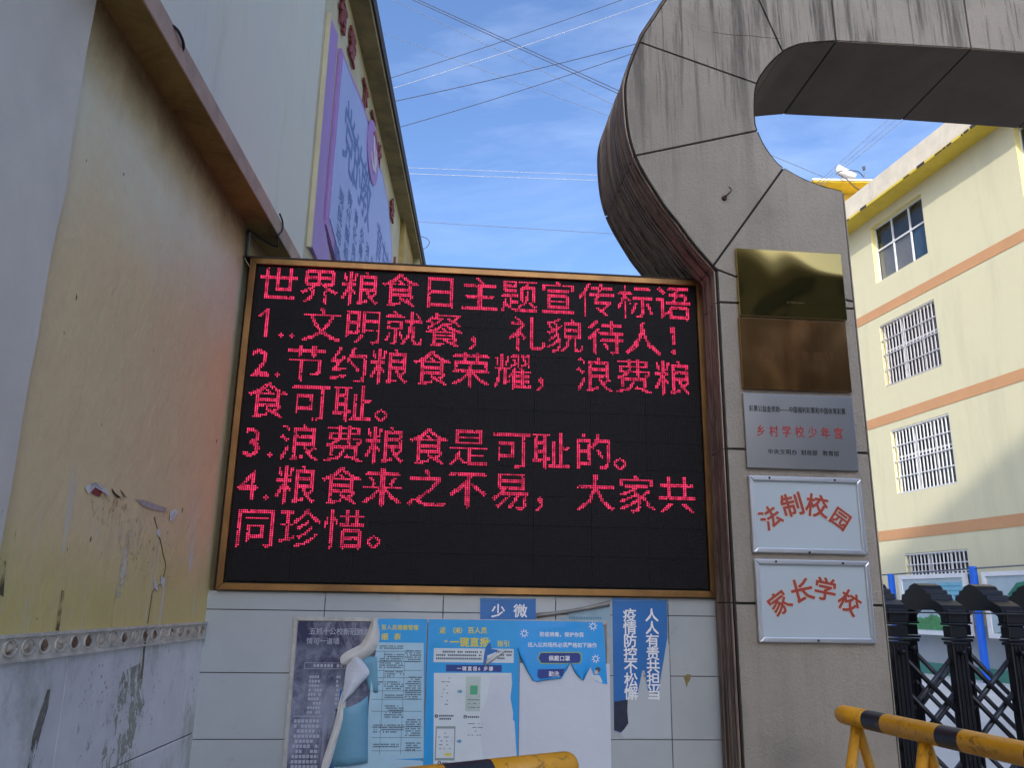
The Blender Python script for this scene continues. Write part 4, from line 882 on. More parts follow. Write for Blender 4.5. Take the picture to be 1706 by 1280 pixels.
def badge(x0, y0, x1, y1, parent):
    m_ = (y0 + y1) / 2
    o1 = [(x0, m_), (x0 + 5, y0), (x1 - 4, y0), (x1, y0 + 4), (x1, y1 - 4), (x1 - 4, y1), (x0 + 6, y1)]
    MB().prism(S, [S.px(x, y, 0.0241) for x, y in o1], 0.0236, 0.0241).build('badge_edge', LIME, parent)
    o2 = [(x0 + 2, m_), (x0 + 6, y0 + 1.6), (x1 - 5, y0 + 1.6), (x1 - 1.8, y0 + 5), (x1 - 1.8, y1 - 5), (x1 - 5, y1 - 1.6), (x0 + 7, y1 - 1.6)]
    MB().prism(S, [S.px(x, y, 0.0246) for x, y in o2], 0.0242, 0.0246).build('badge', NAVYBAR, parent)
badge(895, 1087, 969, 1107, pc)
u, z = S.px(914, 1101, 0.0249); letters(S, pc, '佩戴口罩', u, z, 0.028, 0.0249, INKW, 0.018, pitch=0.0285)
MB().prism(S, [S.px(x, y, 0.0246) for x, y in ((896, 1116), (940, 1115), (946, 1113), (936, 1127), (900, 1132), (895, 1128))], 0.0236, 0.0246).build('badge', NAVYBAR, pc)
u, z = S.px(914, 1127, 0.0249); letters(S, pc, '勤洗', u, z, 0.028, 0.0249, INKW, 0.018, pitch=0.028)
for (vx, vy, rr_) in ((873.5, 1056, 5.0), (988, 1044, 5.2), (992.5, 1098.5, 5.0)):
    cu, cz = S.px(vx, vy, 0.0246); R_ = rr_ * 0.0031
    mb = MB(); k_ = 18
    for i in range(k_):
        a0, a1 = 2 * pi * i / k_, 2 * pi * (i + 1) / k_
        mb.quad(S.p(cu + R_ * .62 * cos(a0), cz + R_ * .62 * sin(a0), 0.0246), S.p(cu + R_ * .62 * cos(a1), cz + R_ * .62 * sin(a1), 0.0246), S.p(cu + R_ * .86 * cos(a1), cz + R_ * .86 * sin(a1), 0.0246), S.p(cu + R_ * .86 * cos(a0), cz + R_ * .86 * sin(a0), 0.0246))
    for i in range(8):
        a0 = 2 * pi * i / 8 + 0.2; d_ = Vector((cos(a0), sin(a0))); e = Vector((-d_.y, d_.x)) * 0.0013
        A_, B_ = Vector((cu, cz)) + d_ * R_ * .84, Vector((cu, cz)) + d_ * R_ * 1.4
        mb.quad(S.p(*(A_ - e), 0.0246), S.p(*(B_ - e * 1.8), 0.0246), S.p(*(B_ + e * 1.8), 0.0246), S.p(*(A_ + e), 0.0246))
    mb.build('virus_drawing', INKW, pc)
c_ = S.px(996, 1116.5, 0.0247); MB().prism(S, disc(c_[0], c_[1], 0.014, 0.013, 14), 0.0238, 0.0247).build('drawn_hair', INK, pc)
c_ = S.px(993.5, 1121, 0.0252); MB().prism(S, disc(c_[0], c_[1], 0.0105, 0.0115, 14), 0.0248, 0.0252).build('drawn_face', SKIN, pc)
MB().prism(S, [S.px(x, y, 0.0247) for x, y in ((984, 1124), (991, 1126), (999, 1126), (1004, 1137), (1001, 1138.5), (992, 1134), (986, 1128))], 0.0238, 0.0247).build('drawn_jacket', PANELW, pc)
# curled torn flap edges of poster C
for (A_, B_, w0) in (((864, 1080), (890, 1136), 4), ((951, 1105), (936, 1130), 4), ((953, 1105), (970, 1133), 4), ((983, 1112), (973, 1134), 5), ((936, 1131), (893, 1137), 4)):
    rows = []
    for i in range(5):
        t = i / 4; row = []
        for j in range(3):
            dxn = (B_[1] - A_[1]); dyn = -(B_[0] - A_[0]); L_ = math.hypot(dxn, dyn); nx, ny = dxn / L_, dyn / L_
            wv = w0 * sin(pi * (0.15 + 0.8 * t)); n_ = 0.024 + (0.0, 0.012, 0.006)[j]
            row.append(S.p(*S.px(A_[0] + (B_[0] - A_[0]) * t + nx * wv * (j / 2) * -1, A_[1] + (B_[1] - A_[1]) * t + ny * wv * (j / 2) * -1, n_), n_))
        rows.append(row)
    solid(patch(rows).build('curled_edge', SKYB, pc, True))
# blue strip hanging down between poster B and the blank sheet
MB().prism(S, [S.px(x, y, 0.0232) for x, y in ((858, 1100), (862.5, 1100), (860, 1150), (857.5, 1203), (854.5, 1200), (856, 1150))], 0.0222, 0.0232).build('torn_strip', SKYB, pb)
# peeling white paper over the navy poster
pp = thing('peeling_paper', 'crumpled white paper peeling and curling over the faded navy poster', 'paper sheet', loc_of(-0.35, 0.7))
def ribbon(pairs, name, mat, bulge=0.02, n0=0.024):
    rows = []
    L_ = len(pairs)
    for i, (a, b) in enumerate(pairs):
        row = []
        for j in range(6):
            s_ = j / 5; n_ = n0 + bulge * sin(pi * s_) + 0.004 * sin(i * 1.7 + j)
            jx, jy = rnd.uniform(-1.3, 1.3), rnd.uniform(-1.3, 1.3); n_ += rnd.uniform(-0.006, 0.006)
            row.append(S.p(*S.px(a[0] + (b[0] - a[0]) * s_ + jx, a[1] + (b[1] - a[1]) * s_ + jy, n_), n_))
        rows.append(row)
    o = patch(rows).build(name, mat, pp, False); solid(o); md = o.modifiers.new('smooth', 'SUBSURF'); md.levels = 1; md.render_levels = 1
    return o
ribbon([((618, 1036), (629, 1033)), ((616, 1046), (632, 1050)), ((609, 1060), (633, 1066)), ((600, 1074), (628, 1084)), ((594, 1078), (615, 1096)), ((578, 1086), (592, 1106)), ((564, 1096), (570, 1112))], 'curled_strip', CURLP, 0.03)
ribbon([((583, 1094), (600, 1096)), ((578, 1106), (612, 1110)), ((576, 1120), (620, 1123)), ((574, 1140), (604, 1136)), ((570, 1160), (588, 1156)), ((566, 1176), (574, 1172))], 'folded_corner', PAPER, 0.022, 0.026)
ribbon([((570, 1150), (580, 1150)), ((566, 1170), (576, 1168)), ((560, 1195), (574, 1200)), ((552, 1225), (565, 1228)), ((542, 1255), (555, 1258)), ((533, 1285), (547, 1285))], 'hanging_strip', CURLP, 0.012)
MB().prism(S, [S.px(x, y, 0.014) for x, y in ((566, 1150), (574, 1150), (572, 1225), (556, 1285), (549, 1285), (560, 1230))], 0.0125, 0.014).build('blue_strip', DEEPB, pp)
MB().prism(S, [S.px(x, y, 0.0205) for x, y in ((560, 1262), (700, 1268), (712, 1272), (712, 1300), (552, 1300))], 0.0195, 0.0207).build('pale_lower_sheet', TBL, pp)
# banner fragments
b1 = thing('banner', 'small blue banner piece with two white characters right under the screen', 'banner', loc_of(0.4, 1.52))
MB().prism(S, [S.px(x, y, 0.010) for x, y in ((800, 997), (893, 998), (893, 1033), (800, 1033))], 0.0016, 0.0028).build('sheet', DEEPB, b1)
u, z = S.px(818, 1027, 0.003); letters(S, b1, '少', u, z, 0.072, 0.0042, INKW, 0.018, sx=1.05); u, z = S.px(855, 1027, 0.003); letters(S, b1, '微', u, z, 0.072, 0.0042, INKW, 0.018, sx=1.05)
def waves(x0, x1, y, parent):
    mb = MB(); k_ = int((x1 - x0) / 4)
    for i in range(k_):
        pts = [(x0 + i * 4 + 2 * (1 + cos(a)) * 0.9, y - 2.4 * sin(a)) for a in [pi * j / 4 for j in range(5)]]
        for a, b in zip(pts, pts[1:]):
            A_, B_ = S.px(*a, 0.0042), S.px(*b, 0.0042); mb.quad(S.p(A_[0], A_[1] - .001, .0042), S.p(B_[0], B_[1] - .001, .0042), S.p(B_[0], B_[1] + .001, .0042), S.p(A_[0], A_[1] + .001, .0042))
    mb.build('wave_pattern', simple('wave_print', (0.20, 0.38, 0.55), 0.5), parent)
waves(801, 892, 1000.5, b1)
b2 = thing('banner', 'tall torn blue banner with two vertical columns of white characters beside the pillar', 'banner', loc_of(1.1, 0.95))
bpx = [(1020, 997), (1111, 1000), (1112, 1062), (1106, 1100), (1101, 1128), (1099, 1144), (1097, 1158), (1080, 1152), (1074, 1118), (1070, 1118), (1064, 1148), (1062, 1160), (1046, 1162), (1045, 1186), (1047, 1206), (1040, 1216), (1034, 1222), (1023, 1218)]
MB().prism(S, [S.px(x, y, 0.003) for x, y in bpx], 0.0016, 0.0028).build('sheet', DEEPB, b2)
MB().prism(S, [S.px(x, y, 0.0034) for x, y in ((1023, 1170), (1046, 1166), (1045, 1186), (1047, 1206), (1040, 1216), (1034, 1221), (1023, 1217))], 0.0029, 0.0034).build('dark_picture', simple('banner_dark_photo', (0.01, 0.02, 0.06), 0.4, 0, 0.5, 25), b2)
MB().prism(S, [S.px(x, y, 0.0034) for x, y in ((1045, 1163), (1062, 1160), (1070, 1121), (1080, 1155), (1097, 1160), (1110, 1064), (1115, 1075), (1119, 1232), (1040, 1231), (1035, 1223), (1046, 1207), (1047, 1190))], 0.0016, 0.0024).build('paper_backing', simple('grey_white_backing', (0.47, 0.51, 0.53), 0.4, 0, 0.06, 3), b2)
u, z = S.px(1037.5, 1034, 0.004); letters(S, b2, '疫情防控不松懈', u, z, 0.072, 0.0042, INKW, 0.018, sx=1.05, pitch=0.0655, vertical=True)
u, z = S.px(1074.5, 1034, 0.004); letters(S, b2, '人人有责共担当', u, z, 0.072, 0.0042, INKW, 0.018, sx=1.05, pitch=0.0655, vertical=True)
waves(1021, 1110, 1003, b2)
rows = []
for i in range(7):
    t = i / 6; row = []
    for j in range(4):
        s_ = j / 3; n_ = 0.012 + 0.02 * sin(pi * s_)
        row.append(S.p(*S.px(894 + t * 122, 1022 + 9 * s_ - t * (22 - s_ * 2) + 4 * sin(t * 3) * (1 - s_) - 0, n_), n_))
    rows.append(row)
gp = thing('curled_banner', 'grey curled underside of a torn banner drooping beside the two-character banner piece', 'banner', loc_of(0.75, 1.5))
solid(patch(rows).build('curled_sheet', GREYP, gp, True))
MB().prism(S, [S.px(x, y, 0.003) for x, y in ((930, 1033), (960, 1018), (1016, 1002), (1018, 1062), (1009, 1060), (1006, 1036))], 0.0016, 0.0026).build('pale_backing', simple('pale_teal_backing', (0.30, 0.44, 0.52), 0.5, 0, 0.2, 20), gp)
mb = MB(); a = S.px(948, 1028, .004); b = S.px(1003, 1033, .004); dashes(S, a[0], b[0], a[1], b[1] - 0.002, 0.03, 0.012, 0.0042, mb, 51, .9, (.6, .9)); mb.build('small_print', simple('teal_print', (0.10, 0.26, 0.38), .5), gp)
# dirt spots: yellow-brown blot on the right tiles
bl = [(1139, 1128), (1145, 1124), (1151, 1125), (1150, 1133), (1146, 1139), (1144, 1146), (1142, 1138)]
tag(MB().prism(S, [S.px(x, y, 0.002) for x, y in bl], 0.001, 0.004).build('glue_blob', simple('dried_glue', (0.28, 0.22, 0.08), 0.8, 0, 0.5, 60)), 'dried yellow-brown glue blob on the tile joint right of the tall banner', 'glue blob')

# ============================================================ BARRIERS
def barrier(label, A_, B_, stripes, legs, group):
    t = thing('traffic_barrier', label, 'barrier', ((A_.x + B_.x) / 2, (A_.y + B_.y) / 2, 0), group)
    L_ = (B_ - A_).length; d_ = (B_ - A_).normalized(); R_ = 0.038
    cur = 0.0
    for i, (ln, m_) in enumerate(stripes):
        p0 = A_ + d_ * cur; p1 = A_ + d_ * min(cur + ln, L_)
        if i == 0:
            pts = [p0 + d_ * (R_ * (1 - cos(a))) for a in (0.15, 0.5, 0.9, 1.25, pi / 2)]; rs = [R_ * sin(a) for a in (0.15, 0.5, 0.9, 1.25, pi / 2)]
            MB().tube(pts + [p1], rs + [R_], 24).build('rail_section', m_, t, True)
        else: MB().tube([p0, p1], R_, 24, False).build('rail_section', m_, t, True)
        cur += ln
        if cur >= L_: break
    for (s_, dz, spread) in legs:
        top = A_ + d_ * s_ - Vector((0, 0, R_ * 0.6))
        for sgn in (-1, 1):
            side = Vector((-d_.y, d_.x, 0)) * sgn * spread
            foot = top + side + d_ * dz; foot.z = 0.015
            MB().tube([top, foot], 0.020, 14).build('leg', BYEL, t, True)
    return t
A_ = Vector((1.405, 3.70, 1.17)); B_ = Vector((1.79, 1.95, 1.17))
barrier('yellow and black striped pipe barrier in front of the folding gate at the lower right', A_, B_, [(0.20, BYEL), (0.115, BBLK), (0.30, BYEL), (0.11, BBLK), (0.28, BYEL), (0.11, BBLK), (0.29, BYEL), (0.11, BBLK), (0.5, BYEL)], [(0.12, 0.0, 0.30), (0.52, 0.0, 0.30), (1.0, 0, 0.30), (1.5, 0, .30)], 'striped pipe barriers')
A2 = Vector((0.195, 2.47, 1.168)); d2 = Vector((-0.84, -0.54, 0.0)).normalized(); B2 = A2 + d2 * 1.7
barrier('end of a yellow and black pipe barrier at the bottom edge below the blank sheet', A2, B2, [(0.285, BYEL), (0.14, BBLK), (0.30, BYEL), (0.12, BBLK), (0.30, BYEL), (0.5, BBLK)], [(0.10, 0.0, 0.25), (0.6, 0.0, 0.25), (1.2, 0, .25)], 'striped pipe barriers')

# ============================================================ FOLDING GATE
G0, GW, GP = 5.18, 0.62, 0.397
GN = Wall(84.85, G0); GFAR = Wall(84.85, G0 + GW)
fg = thing('folding_gate', 'black accordion gate with stepped arched tops and crossed bars beside the pillar', 'gate', (GN.p(4.5, 0).x, GN.p(4.5, 0).y, 0))
crown = [(0.0, 0.0), (0.0, 0.02), (0.03, 0.055), (0.10, 0.085), (0.13, 0.09), (0.14, 0.125), (0.18, 0.13), (0.19, 0.155), (0.225, 0.16), (0.25, 0.185), (0.31, 0.20), (0.37, 0.185), (0.395, 0.16), (0.43, 0.155), (0.44, 0.13), (0.48, 0.125), (0.49, 0.09), (0.52, 0.085), (0.59, 0.055), (0.62, 0.02), (0.62, 0.0)]
inn = [(0.54, 0.0), (0.53, -0.03), (0.50, 0.005), (0.44, 0.022), (0.31, 0.03), (0.18, 0.022), (0.12, 0.005), (0.09, -0.03), (0.08, 0.0)]
class Cross(Wall):
    def __init__(s, u): s.u0 = u
    def p(s, w_, z, n=0.0): return GN.p(s.u0 + n, z, -w_)
for i in range(0, 9):
    uc = 2.965 + i * GP; X = Cross(uc); ZC = 1.575
    for w0 in (0.0, GW - 0.07):
        g = MB()
        g.hexa([X.p(w0, 0.05, -0.05), X.p(w0 + 0.07, 0.05, -0.05), X.p(w0 + 0.07, 0.05, 0.05), X.p(w0, 0.05, 0.05), X.p(w0, 1.40, -0.05), X.p(w0 + 0.07, 1.40, -0.05), X.p(w0 + 0.07, 1.40, 0.05), X.p(w0, 1.40, 0.05)])
        o = g.build('post', GATE, fg); bevel(o, 0.01, 2)
        for kf in range(3):
            f0 = -0.033 + kf * 0.028
            gg = MB(); a_, b_ = f0, f0 + 0.010
            gg.hexa([X.p(w0 - 0.006, 0.1, a_), X.p(w0 + 0.001, 0.1, a_), X.p(w0 + 0.001, 0.1, b_), X.p(w0 - 0.006, 0.1, b_), X.p(w0 - 0.006, 1.38, a_), X.p(w0 + 0.001, 1.38, a_), X.p(w0 + 0.001, 1.38, b_), X.p(w0 - 0.006, 1.38, b_)])
            gg.build('flute', GATE, fg)
        # capital: a few stepped rings, then a swelling to the arch
        for (za, zb, e) in ((1.385, 1.405, 0.010), (1.41, 1.425, 0.018), (1.43, 1.50, 0.006), (1.505, 1.52, 0.016), (1.52, 1.60, 0.010)):
            gg = MB(); gg.hexa([X.p(w0 - e, za, -0.05 - e), X.p(w0 + 0.07 + e, za, -0.05 - e), X.p(w0 + 0.07 + e, za, 0.05 + e), X.p(w0 - e, za, 0.05 + e), X.p(w0 - e, zb, -0.05 - e), X.p(w0 + 0.07 + e, zb, -0.05 - e), X.p(w0 + 0.07 + e, zb, 0.05 + e), X.p(w0 - e, zb, 0.05 + e)])
            o = gg.build('capital_ring', GATE, fg); bevel(o, 0.005, 2)
    # arched top piece: strips of quads so the underside is open
    g = MB(); top = crown; hw = 0.075
    und = lambda w_: 0.028 - 0.07 * max(0.0, abs(w_ - GW / 2) / (GW / 2) - 0.62) / 0.38
    prof = [(a, b) for a, b in crown[1:-1]]
    for (a, b), (c, d) in zip(prof, prof[1:]):
        if c - a < 1e-4: c = a + 1e-4
        za, zc = ZC + und(a) - 0.004, ZC + und(c) - 0.004
        g.hexa([X.p(a, za, -hw), X.p(c, zc, -hw), X.p(c, zc, hw), X.p(a, za, hw), X.p(a, ZC + b, -hw), X.p(c, ZC + d, -hw), X.p(c, ZC + d, hw), X.p(a, ZC + b, hw)])
    g.build('arched_top', GATE, fg)
# crossed links between the posts, near and far rows
for wr, mat_ in ((0.035, GATE), (GW - 0.045, GATE2)):
    for i in range(-1, 9):
        ua = 2.965 + i * GP; ub = ua + GP
        if ua < 2.4: continue
        for (zt, zb) in ((1.335, 0.93), (1.13, 0.72), (0.72, 0.32)):
            for (p_, q_, r_, m_) in ((ua, ub, 0.017, mat_), (ub, ua, 0.015, GATE2)):
                off = 0.012 if m_ is mat_ else -0.022
                MB().tube([GN.p(p_, zt, -wr + off), GN.p(q_, zb, -wr + off)], r_, 8).build('link', m_, fg, True)
        MB().tube([GN.p(ua, 1.335, -wr + 0.012), GN.p(ua - 0.02, 1.345, -wr + 0.10)], 0.017, 8).build('link_end', mat_, fg, True)
MB().wbox(GN, 2.345, 7.0, 1.578, 1.587, 0.02, 0.03).build('top_rail', GATE2, fg)

# ============================================================ SCHOOL BUILDING BEHIND
wins = [(17.79, 20.04, 10.93, 12.72, 'open'), (12.28, 14.52, 10.93, 12.72, 'open'), (17.79, 20.10, 7.76, 9.61, 'bars'), (17.78, 20.10, 4.675, 6.48, 'bars'), (17.73, 20.07, 1.9, 3.06, 'bars')]
sb = thing('school_building', 'four-storey pale yellow school building with peach stripes, behind the gate', 'building', (FB.p(18, 0).x, FB.p(18, 0).y, 0))
wf, wr_ = wallgrid(FB, 5.0, 24.0, 1.25, 13.0, [w_[:4] for w_ in wins], 0.22)
wf.build('wall', YFAC, sb)
for w_ in wins: wallgrid(FB, w_[0], w_[1], w_[2], w_[3], [w_[:4]], 0.22)[1].build('reveal', YJAMB, sb)
MB().wbox(FB, 5.0, 24.0, 0.0, 13.0, -6.0, -1.2).build('inner_mass', ROOM, sb)
MB().wbox(FB, 23.8, 24.0, 1.25, 13.0, -6.0, -0.004).build('end_wall', YFAC, sb)
MB().wbox(FB, 5.0, 24.05, 0.30, 1.25, -0.3, 0.03).build('plinth', PLINTH, sb)
MB().wbox(FB, 5.0, 24.06, 0.0, 0.30, -0.3, 0.045).build('skirting', GREENP, sb)
for zc in (3.60, 6.84, 10.04): MB().wbox(FB, 5.0, 24.02, zc - 0.14, zc + 0.14, 0.001, 0.012).build('stripe', PEACH, sb)
MB().wbox(FB, 4.9, 24.6, 13.0, 13.06, -6.0, 0.6).build('soffit', YSOF, sb)
MB().wbox(FB, 4.9, 24.6, 13.062, 13.66, 0.45, 0.60).build('parapet', PARAPET, sb)
rnd3 = random.Random(4); u = 5.0; mbp = MB()
while u < 24:
    l_ = rnd3.uniform(0.05, 0.3)
    if rnd3.random() < 0.5: mbp.wbox(FB, u, u + l_, 12.99 , 13.03 + rnd3.uniform(0.0, 0.05), 0.6, 0.606)
    u += l_ * 1.2
mbp.build('flaked_edge', JOINT, sb, kind='stuff')
bar_me = {}
for (u0, u1, z0, z1, kd) in wins:
    base = FB.p((u0 + u1) / 2, z0, -0.2)
    f = MB(); t_ = 0.05
    cols = [u0, u0 + (u1 - u0) / 3, u0 + 2 * (u1 - u0) / 3, u1]; zm = z0 + (z1 - z0) * 0.58
    for uu in cols: f.wbox(FB, max(u0, uu - t_ / 2), min(u1, uu + t_ / 2), z0, z1, -0.20, -0.15)
    for zz_ in (z0 + 0.02, zm, z1 - 0.02): f.wbox(FB, u0, u1, zz_ - t_ / 2, zz_ + t_ / 2, -0.199, -0.149)
    wn = f.build('window', WFRAME, sb)
    for a, b in zip(cols, cols[1:]):
        for c, d in ((z0 + 0.05, zm - 0.03), (zm + 0.03, z1 - 0.05)):
            MB().wbox(FB, a + 0.03, b - 0.03, c, d, -0.182, -0.176).build('pane', GLASS, wn)
    if kd == 'open' and u0 > 15:
        MB().wbox(FB, cols[1] + 0.02, u1 - 0.03, z0 + 0.02, zm - 0.03, -0.235, -0.225).build('curtain', CURT, wn)
        MB().wbox(FB, u0 + 0.03, cols[1] - 0.02, z0 + 0.02, zm - 0.03, -0.235, -0.225).build('curtain', CURTB, wn)
        MB().wbox(FB, u0 + 0.03, u1 - 0.03, zm + 0.02, z1 - 0.03, -0.30, -0.29).build('curtain', simple('dim_curtain', (0.16, 0.15, 0.14), 0.9), wn)
    elif kd == 'bars':
        MB().wbox(FB, u0 + 0.03, cols[1], z0 + 0.02, z1, -0.30, -0.29).build('curtain', simple('dim_blind', (0.22, 0.20, 0.20), 0.9), wn)
        nb_ = 16
        for i in range(nb_ + 1):
            uu = u0 + 0.03 + (u1 - u0 - 0.06) * i / nb_; MB().wbox(FB, uu - 0.013, uu + 0.013, z0 + 0.01, z1 - 0.01, -0.045, -0.02).build('bar', WFRAME if z0 < 7 else BARS, wn)
        for i in range(5):
            zz_ = z0 + 0.03 + (z1 - z0 - 0.06) * i / 4; MB().wbox(FB, u0 + 0.005, u1 - 0.005, zz_ - 0.014, zz_ + 0.014, -0.019, -0.002).build('bar', WFRAME if z0 < 7 else BARS, wn)
# farther yellow block with flat roof, rooftop tank and mast
yb = thing('rooftop_block', 'farther bright yellow building showing above the pillar with a flat overhanging roof', 'building', (16, 31, 0))
MB().box(13.0, 24.0, 31.0, 38.0, 0, 18.40).build('wall', YDEEP, yb)
MB().box(12.15, 24.4, 30.0, 38.4, 18.40, 18.44).build('soffit', YSOF, yb)
MB().box(12.1, 24.45, 29.95, 38.45, 18.442, 18.52).build('roof_slab', PARAPET, yb)
tk = thing('water_tank', 'white tilted solar water heater tank on the yellow rooftop', 'water tank', (14.3, 31.0, 18.60))
MB().tube([Vector((13.6, 31.0, 19.62)), Vector((14.35, 31.1, 19.25))], 0.16, 14).build('tank', DISH, tk, True)
for xx in (13.8, 14.3): MB().tube([Vector((xx, 31.05, 18.60)), Vector((xx, 31.05, 19.3))], 0.025, 6).build('leg', CABLEG, tk)
mk = thing('mast', 'thin rooftop mast with a small dark head beside the white tank', 'mast', (14.9, 31.0, 18.60))
MB().tube([Vector((14.75, 31, 18.60)), Vector((14.75, 31, 19.6))], 0.02, 6).build('pole', CABLEG, mk)
MB().tube([Vector((14.75, 31, 19.55)), Vector((14.75, 31, 19.7))], 0.06, 8).build('head', CABLE, mk)
def ypt(x, y, d=30.0): return at_y(x, y, d)
cab(spl([ypt(1393, 290), ypt(1400, 285), ypt(1415, 284), ypt(1430, 286), ypt(1439, 295)]), 0.022, 'roof_cable', 'black cable loop arching over the far yellow roof edge')
cab(spl([ypt(1396, 290, 29.8), ypt(1410, 298, 29.8), ypt(1425, 312, 29.8), ypt(1437, 319, 29.9)]), 0.03, 'roof_cable', 'thick dark cable sagging from the tank down the far yellow wall', simple('brown_cable', (0.12, 0.07, 0.04), 0.7))

# display boards on blue posts in the courtyard
PB = Wall(-11.38, -14.5)
for i, (uc, zt) in enumerate(((20.05, 2.52), (17.04, 2.60), (14.04, 2.60))):
    o = MB().wbox(PB, uc - 0.07, uc + 0.07, 0.012, zt, -0.06, 0.06); o = o.build('blue_post', POSTBLUE); bevel(o, 0.01)
    tag(o, ('bright blue post between the pillar and the first display board', 'bright blue post between the two display boards', 'bright blue post at the far right beyond the second display board')[i], 'post', 'blue display board posts')
def dboard(u0, u1, label, kind):
    t = thing('display_board', label, 'display board', PB.p((u0 + u1) / 2, 1.05, 0))
    MB().wbox(PB, u0, u1, 1.06, 2.40, -0.03, 0.0).build('panel', simple('display_panel_' + kind, (0.36, 0.44, 0.47), 0.4, 0, 0.2, 2), t)
    for P_ in (((u0 - .06, u0 + .06, 1.0, 2.46)), ((u1 - .06, u1 + .06, 1.0, 2.46)), ((u0 + .06, u1 - .06, 1.0, 1.10)), ((u0 + .06, u1 - .06, 2.36, 2.46))):
        MB().wbox(PB, *P_, -0.04, 0.03).build('frame_bar', WFRAME, t)
    return t
d1_ = dboard(17.34, 19.66, 'white framed display board with green grass picture and blue text, nearest the pillar', 'a')
g = MB(); rnd4 = random.Random(9); P_ = [(17.42, 1.12), (19.58, 1.12)] + [(19.58 - i * 0.027, 1.44 + 0.05 * sin(i * 0.21) + rnd4.uniform(-0.03, 0.03)) for i in range(80)]
g.prism(PB, P_, 0.0005, 0.004); g.build('grass_picture', simple('printed_grass', (0.07, 0.26, 0.09), 0.5, 0, 0.5, 8), d1_)
MB().wbox(PB, 17.45, 18.75, 1.78, 2.25, 0.0005, 0.003).build('blue_picture', simple('printed_sky', (0.20, 0.45, 0.58), 0.5, 0, 0.3, 3), d1_)
mb = MB(); dashes(PB, 17.5, 18.9, 2.18, 1.8, 0.11, 0.035, 0.005, mb, 61, .9, (1, 3)); dashes(PB, 17.6, 19.4, 1.68, 1.5, 0.07, 0.02, 0.005, mb, 62, .9, (1, 3)); mb.build('printed_lines', simple('teal_ink', (0.06, 0.28, 0.36), .5), d1_)
d2_ = dboard(14.3, 16.72, 'white framed display board with a dark green ink splash, right of the middle blue post', 'b')
P_ = [(16.1, 1.95), (15.8, 2.2), (15.3, 2.26), (14.8, 2.2), (14.5, 1.9), (14.7, 1.7), (15.2, 1.65), (15.5, 1.82), (15.8, 1.75)]
MB().prism(PB, P_, 0.0005, 0.004).build('green_splash', simple('printed_splash', (0.03, 0.20, 0.12), .5, 0, .5, 3), d2_)
MB().prism(PB, disc(14.95, 1.9, 0.22, 0.18), 0.0045, 0.006).build('white_blot', PANELW, d2_)
MB().prism(PB, [(14.36, 1.12), (16.6, 1.12), (16.0, 1.22), (15.2, 1.38), (14.36, 1.5)], 0.0005, 0.004).build('green_foot', simple('printed_leaf', (0.08, 0.25, 0.12), .5, 0, .5, 6), d2_)
cab([PB.p(23, 2.50, 0.0), PB.p(20.05, 2.50, 0.0), PB.p(17.04, 2.55, 0.0), PB.p(13, 2.58, 0.0)], 0.018, 'wire', 'taut grey wire running along the tops of the blue posts', CABLEG)

# ============================================================ OVERHEAD CABLES
def skyline(p0, p1, yy, r, mat, label, ext=0.35, sag=0.0):
    a = Vector(p0); b = Vector(p1); d_ = b - a; a2 = a - d_ * ext; b2 = b + d_ * ext
    pts = []
    for i in range(17):
        t = i / 16; q_ = a2 + (b2 - a2) * t; P_ = at_y(q_.x, q_.y, yy); P_.z -= sag * 4 * t * (1 - t) - sag * 0.75; pts.append(P_)
    cab(pts, r, 'overhead_cable', label, mat)
skyline((685, -2), (1035, 158), 15, 0.0085, CABLE, 'upper of the two thick dark cables crossing the sky downwards to the arch')
skyline((699, 0), (1036, 153), 15.2, 0.0085, CABLE, 'lower of the two thick dark cables crossing the sky downwards to the arch')
skyline((655, 0), (1030, 178), 17, 0.006, CABLEG, 'faint grey cable running just below the two thick dark ones')
skyline((625, 50), (1020, 195), 18, 0.006, CABLEG, 'faint grey cable slanting down from the eave to the arch, lowest of that direction')
skyline((645, 132), (1030, 2), 14, 0.0065, CABLE, 'dark cable rising to the right from the left eave, highest of that direction', sag=0.08)
skyline((647, 150), (1090, 2), 14.5, 0.0052, CABLEW, 'white cable rising to the right across the sky', sag=0.10)
skyline((652, 171), (1060, 74), 13.5, 0.0075, CABLE, 'dark cable rising gently to the arch, below the white one', ext=0.2, sag=0.07)
skyline((660, 215), (1060, 88), 13, 0.0065, CABLE, 'dark cable rising from the eave at the level of the round emblem', ext=0.2, sag=0.08)
skyline((675, 279), (1008, 292), 19, 0.0055, CABLEW, 'upper of the two nearly level pale cables in the middle of the sky')
skyline((675, 289), (1008, 301), 19, 0.0065, CABLEW, 'lower of the two nearly level pale cables in the middle of the sky')
skyline((690, 369), (1030, 390), 20, 0.0075, CABLEG, 'thin grey cable low in the sky just above the screen')
skyline((1378, 290), (1478, 200), 26, 0.010, CABLEG, 'leftmost of the cables seen through the arch opening', ext=0.25)
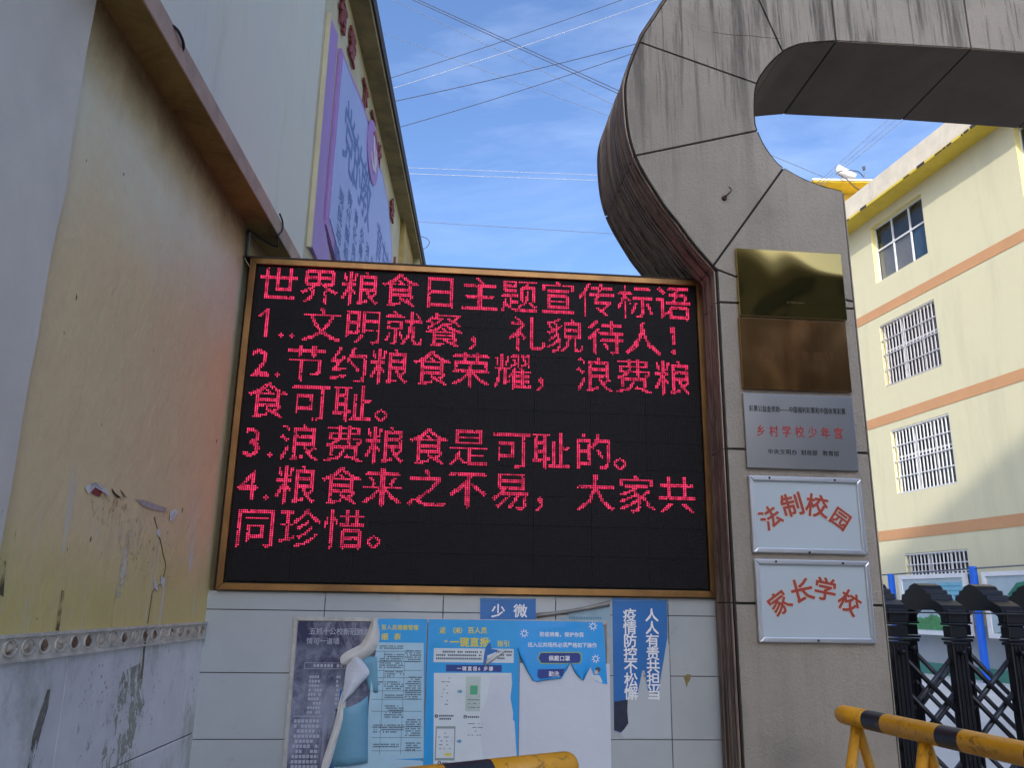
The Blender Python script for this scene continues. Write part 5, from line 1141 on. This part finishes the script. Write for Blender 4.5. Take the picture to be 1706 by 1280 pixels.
skyline((1386, 290), (1492, 200), 26, 0.010, CABLEG, 'middle one of the cables seen through the arch opening', ext=0.25)
skyline((1394, 290), (1504, 200), 26, 0.010, CABLEG, 'rightmost of the cables seen through the arch opening', ext=0.25)
skyline((1296, 263), (1356, 288), 29, 0.014, CABLEG, 'dark cable running down to the yellow roof corner inside the arch opening', ext=0.3)
cab(spl([at_y(x, y, 12.6) for x, y in ((697, 394), (706, 395), (714, 400), (715, 406), (709, 413), (700, 417))]), 0.007, 'cable_loop', 'thin loop of wire curling off the far end of the left building\'s eave', CABLEG)

# ============================================================ UNSEEN BUILDINGS BEHIND THE VIEWER (one sized to shade the gate, one added to darken the plaque reflections)
def street_block(name, label, x0, x1, yf, yb, H_, floors, wmat, bay=4.4):
    ab = thing(name, label, 'building', ((x0 + x1) / 2, yf, 0)); bw = Wall(90, yf); holes = []; n_ = int((x1 - x0 - 1) / bay)
    for fl in range(floors):
        for i in range(n_):
            a = x0 + 0.9 + i * bay; holes.append((a, a + 2.3, 0.3 if fl == 0 else fl * 3.0 + 0.9, 2.7 if fl == 0 else fl * 3.0 + 2.6))
    f_, r_ = wallgrid(bw, x0, x1, 0, H_ - 0.4, holes, 0.2)
    f_.build('wall', wmat, ab); r_.build('reveal', wmat, ab, kind='stuff')
    MB().box(x0, x1, yb, yf - 0.3, 0, H_ - 0.4).build('inner_mass', ROOM, ab)
    MB().box(x0 - 0.3, x1 + 0.3, yb - 0.3, yf + 0.4, H_ - 0.398, H_).build('roof', PARAPET, ab)
    for (a, b, c, d) in holes: MB().wbox(bw, a, b, c, d, -0.19, -0.17).build('shutter' if c < 1 else 'pane', SHUT, ab)
street_block('shading_block', 'unseen tall block far behind the viewer, sized and placed to shade the gate', -13.5, 1.3, -40, -52, 32.9, 10, BRICKC)  # unseen; sized and set back to shade the gate while leaving sky light
street_block('reflection_block', 'low dark block added out of view behind the viewer to darken the plaque reflections', 6.2, 15.5, -8.6, -16, 9.5, 3, BRICKC, 3.6)  # added out of view so the brass plaques mirror something dark
